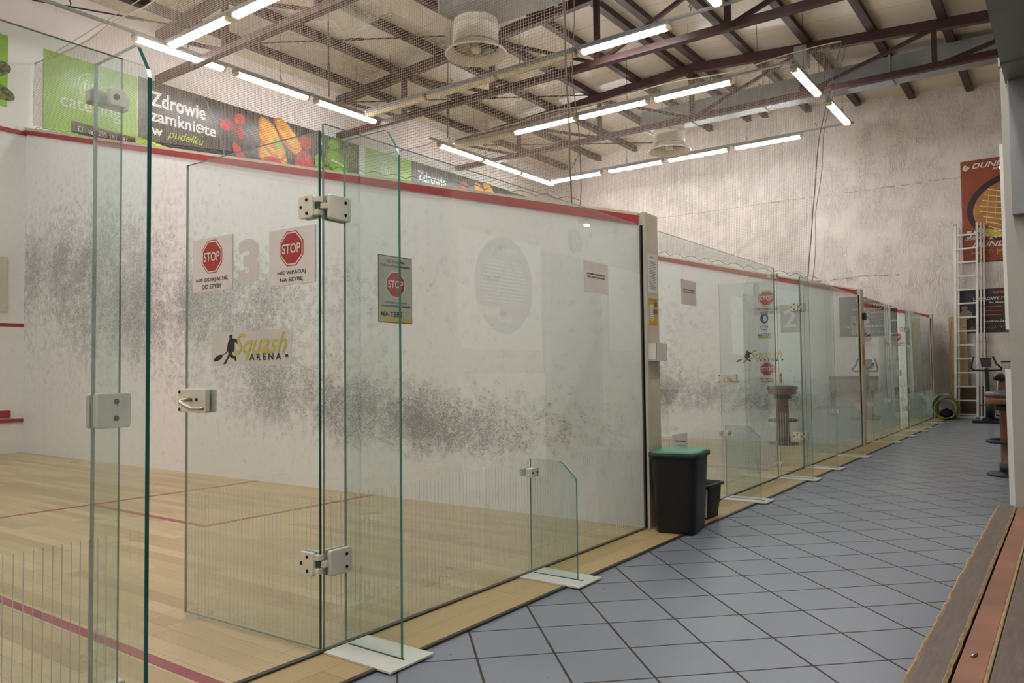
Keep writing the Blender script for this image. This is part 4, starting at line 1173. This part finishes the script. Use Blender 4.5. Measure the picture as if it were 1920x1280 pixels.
m = MB(); m.tube([(1.15, 12.7, .35), (1.19, 12.75, .8)], .02, 8); m.build('seat_post', 'steel', r, world=True)
for s_ in (-1, 1):
    m = MB(); m.box(1.08 + s_ * .08 - (.09 if s_ < 0 else 0), 1.08 + s_ * .08 + (.09 if s_ > 0 else 0), 12.25 + s_ * .1, 12.33 + s_ * .1, .22 - s_ * .1, .24 - s_ * .1); m.build('pedal', 'black', r, world=True)
# ladder
r = thing('aluminium_ladder', 'tall aluminium extension ladder leaning on the far wall', 'ladder', (.6, 13.45, 0))
def lean(z): return 13.40 + .13 * z / 4
for (x0, dy, zt) in ((.385, 0, 3.98), (.775, 0, 4.0), (.835, .06, 4.0), (.885, .12, 4.0), (.44, .06, 3.95)):
    m = MB(); m.bar((x0, lean(0) + dy, 0.02), (x0 + .09, lean(zt) + dy, zt), .045 if dy == 0 else .03, .07, up=(0, 1, 0)); m.build('stile', 'alu', r, world=True)
for k in range(14):
    z = .08 + k * .284; m = MB(); m.bar((.385 + .09 * z / 4, lean(z), z), (.775 + .09 * z / 4, lean(z), z), .03, .032); m.build('rung', 'alu', r, world=True)
m = MB(); m.box(.28, .90, lean(0) - .04, lean(0) + .04, .0, .05); m.build('stabiliser', 'alu', r, world=True)
for x_ in (.39, .78):
    m = MB(); m.box(x_ - .03, x_ + .03, lean(0) - .045, lean(0) + .045, -.005, .03); m.build('foot', 'red', r, world=True)
m = MB(); m.box(.44, .50, lean(3.98) - .03, lean(3.98) + .05, 3.98, 4.0); m.build('end_cap', 'red', r, world=True)
# boards, box, skirt, mats, rope
m = MB().box(.28, .395, 13.66, 13.68, 0, 2.10); tag(m.build('plywood_board', 'plywood', bevel=.003), 'tall pale plywood board standing behind the ladder', 'board')
r = thing('wood_panel', 'pale wooden panel with two black holes behind the ladder rungs', 'board', (.58, 13.7, .66))
m = MB().box(.44, .61, 13.63, 13.655, .66, 2.10); m.build('panel', 'plywood', r, world=True, bevel=.003)
m = MB(); m.tube([(.575, 13.629, 1.86), (.575, 13.626, 1.86)], .012, 10); m.tube([(.575, 13.629, 1.80), (.575, 13.626, 1.80)], .012, 10); m.build('hole', 'bolt', r, world=True)
m = MB().box(.40, .93, 13.60, 13.74, .0, .655)
m2 = tag(m.build('cardboard_box', 'cardboard', bevel=.004), 'dark brown box behind the foot of the ladder', 'box')
r = thing('floor_beam', 'white beam with an orange end lying at the foot of the far wall', 'beam', (.2, 13.5, 0))
m = MB().box(.08, .345, 13.35, 13.41, .0, .06); m.build('beam', 'white_plastic', r, world=True); MB().box(.03, .08, 13.345, 13.415, 0, .09).build('orange_end', 'orange', r, world=True)
def spiral(cx, cz, r0, r1, t0, t1, y0, y1, th, n=40):
    outer = []; inner = []
    for k in range(n + 1):
        a = t0 + (t1 - t0) * k / n; rr_ = r0 + (r1 - r0) * k / n
        outer.append((cx + rr_ * math.cos(a), cz + rr_ * math.sin(a))); inner.append((cx + (rr_ - th) * math.cos(a), cz + (rr_ - th) * math.sin(a)))
    m = MB(); vs = []; fs = []
    for p, q in zip(outer, inner): vs += [(p[0], y0, p[1]), (p[0], y1, p[1]), (q[0], y1, q[1]), (q[0], y0, q[1])]
    for i in range(n):
        for k in range(4): k2 = (k + 1) % 4; fs.append((i * 4 + k, i * 4 + k2, (i + 1) * 4 + k2, (i + 1) * 4 + k))
    fs += [(0, 1, 2, 3), (n * 4 + 3, n * 4 + 2, n * 4 + 1, n * 4)]
    m.add(vs, fs); return m
m = spiral(.275, .215, .19, .215, -2.4, 4.2, 12.75, 13.3, .022); o = m.build('rolled_mat', 'matgreen'); tag(o, 'curled olive green exercise mat standing on its roll at the far end of the glass', 'exercise mat')
m = spiral(.285, .26, .255, .24, 1.4, 3.9, 12.7, 13.25, .016); o = m.build('rolled_mat', 'matgrey'); tag(o, 'curled grey exercise mat wrapped outside the olive one', 'exercise mat')
m = MB(); m.sm = True
random.seed(5)
vs = []; n = 10
for i in range(n + 1):
    for j in range(16):
        a = PI * i / n; b_ = 2 * PI * j / 16; k = 1 + random.uniform(-.15, .15); vs.append((.28 + .11 * k * math.sin(a) * math.cos(b_), 12.92 + .16 * k * math.sin(a) * math.sin(b_), .125 + .08 * k * math.cos(a)))
m.add(vs, [(i * 16 + j, i * 16 + (j + 1) % 16, (i + 1) * 16 + (j + 1) % 16, (i + 1) * 16 + j) for i in range(n) for j in range(16)])
tag(m.build('crumpled_cloth', 'navy'), 'dark navy cloth stuffed inside the rolled mat', 'cloth')
m = spiral(-.05, .30, .32, .3, 2.3, 3.6, 12.75, 13.1, .014); m.v = [v + Vector((.0, .4, .0)) for v in m.v]; 
tag(m.build('leaning_mat', 'matblue'), 'pale blue curved mat just inside the glass at the far end', 'exercise mat')
m = MB(); m.tube([(.36, 13.4, 2.0), (.33, 13.4, 1.5), (.335, 13.39, 1.1), (.36, 13.39, .8)], .008, 6); tag(m.build('orange_strap', 'orange'), 'thin orange strap hanging left of the ladder', 'strap')
m = MB(); m.tube([(.93, 13.56, 2.1), (.95, 13.58, 1.6), (.93, 13.58, .1)], .006, 6); tag(m.build('hanging_cord', 'red'), 'thin red cord hanging right of the ladder', 'cord')
r = thing('wooden_bench', 'low brown wooden counter against the far wall behind the exercise bike', 'bench', (1.5, 13.5, 0))
MB().box(1.12, 2.07, 13.35, 13.7, .80, .87).build('top', 'rubber', r, world=True); MB().box(1.14, 2.07, 13.38, 13.7, .55, .80).build('front', 'benchbrown', r, world=True); 
for x_ in (1.18, 2.0): MB().box(x_, x_ + .06, 13.4, 13.46, 0, .55).build('leg', 'rubber', r, world=True)
r = thing('wall_hook', 'dark metal coat bar on the far wall', 'wall hook', (1.3, 13.72, 1.15))
m = MB(); m.box(1.19, 1.42, 13.60, 13.62, 1.13, 1.16); m.build('bar', 'rubber', r, world=True); MB().box(1.36, 1.42, 13.61, 13.75, 1.10, 1.22).build('mount', 'rubber', r, world=True)

# ------------------------------------------------------------------ posters on the far wall
F = FR((.585, YB - .012, 3.2), X, Z, nY); w, h = 1.08, 2.14
r = thing('racket_poster', 'tall brown sports poster with a racket close up, top right on the far wall', 'poster', (.585 + w / 2, YB, 3.2))
MB().rect(0, w, 0, h, F, 0, .004).build('sheet', 'dunbrown', r, world=True)
m = MB(); m.ell(.92, 1.14, .84, .66, F, .005, .006, .25, 40)
def clipf(m):   # clip prints to the sheet
    O = F[0]
    for i, v in enumerate(m.v):
        u = min(max((v - O).dot(F[1]), .0), w); q = min(max((v - O).dot(F[2]), .0), h); nn = (v - O).dot(F[3])
        m.v[i] = O + F[1] * u + F[2] * q + F[3] * nn
    return m
clipf(m).build('racket_frame', 'dundark', r, world=True)
m = MB(); m.ell(.95, 1.12, .76, .57, F, .0065, .007, .25, 40); clipf(m).build('racket_face', 'dunbed', r, world=True)
m = MB()
for k in range(8): m.stroke([(.30 + .05 * abs(k - 3.5), 1.50 - .11 * k), (.7, 1.43 - .115 * k), (1.07, 1.34 - .12 * k)], .020, F, .0075, .008)
for k in range(5): m.stroke([(.42 + .15 * k, .75), (.50 + .14 * k, 1.5)], .007, F, .0075, .008)
m.build('strings', 'dunstring', r, world=True)
m = MB(); m.ell(.50, .60, .28, .07, F, .009, .0095, -.35); m.build('bumper_print', 'dunyellow', r, world=True)
m = MB(); clipf(m.flat([(0, .0), (w, .0), (w, .02), (0, .02)], F, .005, .006).flat([(.5, .5), (w, .48), (w, .32), (.6, .42)], F, .0095, .0100)).build('dark_band', 'dundark', r, world=True)
m = MB(); m.text('DUNLOP', .20, 1.96, .80, .11, F, .0085, bold=.02, shear=.35); m.text('SPORT', .56, 1.89, .38, .05, F, .0085, bold=.02, shear=.35)
m.text('55%', .07, .52, .40, .15, F, .0105, bold=.02); m.text('światowej', .55, .58, .48, .085, F, .0105, bold=.016); m.text('czołówki* gra rakietami', .03, .46, 1.0, .085, F, .0105, bold=.016)
m.text('DUNLOP', .16, .31, .84, .11, F, .0105, bold=.02, shear=.35)
m.flat([(.03, 1.99), (.08, 2.06), (.17, 1.99), (.08, 1.92)], F, .0085, .009); m.build('lettering', 'signwhite', r, world=True)
m = MB(); m.text('HOT MELT', .15, .15, .86, .10, F, .0105, bold=-.01, space=1.3); m.build('gold_words', 'dunyellow', r, world=True)
m = MB(); m.text('D', .07, 1.965, .05, .05, F, .0095, bold=.02, shear=.3); m.build('badge_letter', 'dunbrown', r, world=True)
F = FR((.455, YB - .012, 1.75), X, Z, nY); w, h = 1.45, .90
r = thing('laser_poster', 'black landscape laser game poster lower on the far wall behind the ladder', 'poster', (.455 + w / 2, YB, 1.75))
MB().rect(0, w, 0, h, F, 0, .004).build('sheet', 'laserblack', r, world=True)
m = MB(); m.text('laserhouse', .625, .79, .50, .075, F, .005, bold=.02); m.text('PARK', .77, .66, .25, .07, F, .005, bold=.02)
for k in range(3): m.rect(.50 - .04 * k, .78, .52 - k * .085, .535 - k * .085, F, .005, .006)
m.text('Kołłątaja 4/', .22, .07, .6, .06, F, .005, bold=.0, shear=.2); m.build('lettering', 'orange', r, world=True)
m = MB(); m.text('LASEROWY', .283, .66, .46, .07, F, .005, bold=.02); m.text('dla dzieci i dorosłych', .55, .59, .62, .04, F, .005, bold=.02); m.text('www.laserhouse.pl', .48, .19, .85, .07, F, .005, bold=0, shear=.2); m.build('lettering', 'signwhite', r, world=True)
m = MB(); m.ell(.12, .52, .06, .05, F, .005, .006); m.ell(.14, .38, .11, .1, F, .005, .006); m.ell(.88, .44, .05, .07, F, .005, .006); m.ell(.92, .33, .09, .07, F, .005, .006); m.build('figures', 'skin', r, world=True)

# ------------------------------------------------------------------ right wall, seen reflected in the glass
Fr = lambda y: FR((XR, y, 0), nY, Z, nX)
F = Fr(1.80)
r = thing('info_board', 'white board with a dark oval of text, seen reflected in the nearest glass', 'board', (XR, 1.2, 1.28))
MB().rect(0, 1.30, 1.28, 2.36, F, 0, .02).build('board', 'whiteboard', r, world=True)
MB().ell(.62, 1.90, .47, .47, F, .021, .023, 0, 40).build('oval', 'greyoval', r, world=True)
m = MB(); m.text('Główne ceny', .42, 2.20, .40, .07, F, .024, bold=.0)
for k in range(12): m.rect(.25 + .03 * abs(6 - k) / 2, 1.0 - .03 * abs(6 - k) / 2, 2.12 - k * .035, 2.128 - k * .035, F, .024, .026)
m.text('Squash', .5, 1.52, .25, .09, F, .024, bold=.02, shear=.3); m.build('lettering', 'frost', r, world=True)
MB().rect(.72, 1.05, 1.60, 1.68, F, .024, .026).build('yellow_box', 'dunstring', r, world=True)
def wdoor(y, n):
    F = Fr(y + 1.2)
    o = MB().rect(0, 1.2, -.005, 2.32, F, 0, .03).build('door_%d' % n, 'doorframe'); struct(o, 'grey door on the right wall, seen reflected')
    a = MB().rect(.12, 1.08, -.005, 2.2, F, .031, .05).build('leaf', 'doorgrey', o); 
    MB().tube([(XR - .06, y + .95, 1.02), (XR - .11, y + .95, 1.02), (XR - .11, y + .82, 1.02)], .012, 8).build('handle', 'steel', o)
wdoor(1.86, 1); wdoor(7.9, 2)
def clock(y, z, lab):
    r = thing('wall_clock', lab, 'clock', (XR, y, z), 0, 'round wall clocks')
    def disc(rad, n0, n1): 
        m = MB(); m.ell(0, 0, rad, rad, FR((XR, y, z), nY, Z, nX), n0, n1, 0, 36); return m
    disc(.13, 0, .035).build('case', 'greyoval', r, world=True); disc(.115, .036, .038).build('face', 'doorgrey', r, world=True)
    F = FR((XR, y, z), nY, Z, nX); m = MB(); m.stroke([(0, 0), (-.075, .0)], .008, F, .039, .041); m.stroke([(0, 0), (.0, .065)], .008, F, .039, .041)
    for k in range(12): a = k * PI / 6; m.stroke([(.095 * math.cos(a), .095 * math.sin(a)), (.108 * math.cos(a), .108 * math.sin(a))], .006, F, .039, .041)
    m.build('hands', 'signwhite', r, world=True)
clock(2.50, 2.50, 'round grey clock above the door, seen reflected in the nearest glass wall')
clock(8.55, 2.42, 'round grey clock above the far door, seen reflected in the second court glass')
F = Fr(4.6)
m = MB().rect(0, 1.35, 1.3, 2.3, F, 0, .02); tag(m.build('white_panel', 'whiteboard'), 'white wall panel right of the first door, seen reflected', 'wall panel')
F = Fr(7.8)
m = MB().rect(0, .5, 1.3, 2.25, F, 0, .02); tag(m.build('white_panel', 'whiteboard'), 'white notice panel left of the far door, seen reflected', 'wall panel')
F = Fr(1.84)
m = MB().rect(0, 1.34, 0, 1.05, F, 0, .03); tag(m.build('wainscot_panel', 'whiteboard'), 'low white panel under the info board, seen reflected', 'wall panel')

# added unseen corridor fill lamps, and a small warm spot over the clock
for k, (lx, y) in enumerate(((1.85, -.7), (1.85, -2.6), (1.1, -4.3), (1.1, -6.0))):
    o = copy_tree(LON); o.location = (lx, y, 4.4); o.rotation_euler = (0, 0, PI / 2)
    tag(o, 'added unseen fill tube light over the near corridor, %s from the black bin' % ordn[k], 'tube light', 'added corridor fill lights')
    m = MB(); m = MB().tube([(-.5, 0, .05), (-.5, 0, roofz(lx) - 4.4 - .02)], .006, 6).build('hanging_wire', 'darkrod', o); MB().tube([(.5, 0, .05), (.5, 0, roofz(lx) - 4.4 - .02)], .006, 6).build('hanging_wire', 'darkrod', o)
r = thing('wall_spotlight', 'small warm spotlight above the first wall clock, seen reflected', 'lamp', (2.0, 2.62, 2.70))
m = MB(); m.tube([(2.08, 2.62, 2.74), (1.98, 2.62, 2.74), (1.97, 2.60, 2.70)], .025, 10); m.build('body', 'greyoval', r, world=True)
m = MB(); m.sm = True; m.lathe([(0, -.03), (.03, -.02), (.035, 0), (.0, .004)], (1.965, 2.595, 2.69), 14, False); m.build('bulb', emis('warm_bulb', (1, .75, .4, 1), 9), r, world=True)
# ------------------------------------------------------------------ light, camera, view
wd = bpy.data.worlds.new('world'); S.world = wd; wd.use_nodes = True
wd.node_tree.nodes['Background'].inputs[0].default_value = (.9, .92, 1, 1); wd.node_tree.nodes['Background'].inputs[1].default_value = .15
# unseen lamp added in the camera's side room as fill light
r = thing('room_fill_lamp', 'added unseen round fill lamp in the side room behind the viewer', 'lamp', (3.6, -1.5, 3.0))
m = MB(); m.sm = True; m.lathe([(.0, -.05), (.12, -.04), (.15, 0), (.15, .03)], (3.6, -1.5, 3.02), 24, False); m.build('diffuser', emis('room_fill_glow', (1, .93, .85, 1), 8), r, world=True)
b = MB().box(XR + .27, 6.0, -6.2, .9, 3.1, 3.2); struct(b.build('ceiling_room', 'wallpaint'))

f = 1443.67
R = ((0.8080722, 0.5889688, -0.01162191), (-0.0319175, 0.02407432, -0.99920053), (-0.58821815, 0.80779711, 0.0382522))
cam = bpy.data.cameras.new('camera'); co = bpy.data.objects.new('camera', cam); COL.objects.link(co)
cam.sensor_width = 36; cam.lens = f / 1920 * 36; cam.clip_start = .02; cam.clip_end = 100
mx = Matrix(((R[0][0], -R[1][0], -R[2][0], 2.37007), (R[0][1], -R[1][1], -R[2][1], -4.7787), (R[0][2], -R[1][2], -R[2][2], 1.07281), (0, 0, 0, 1)))
co.matrix_world = mx; S.camera = co
S.view_settings.view_transform = 'Standard'; S.view_settings.look = 'None'; S.view_settings.gamma = 1; S.view_settings.use_curve_mapping = False
S.view_settings.exposure = .40
S.cycles.max_bounces = 8; S.cycles.transparent_max_bounces = 32; S.cycles.diffuse_bounces = 4; S.cycles.glossy_bounces = 4
S.cycles.caustics_reflective = False; S.cycles.caustics_refractive = False
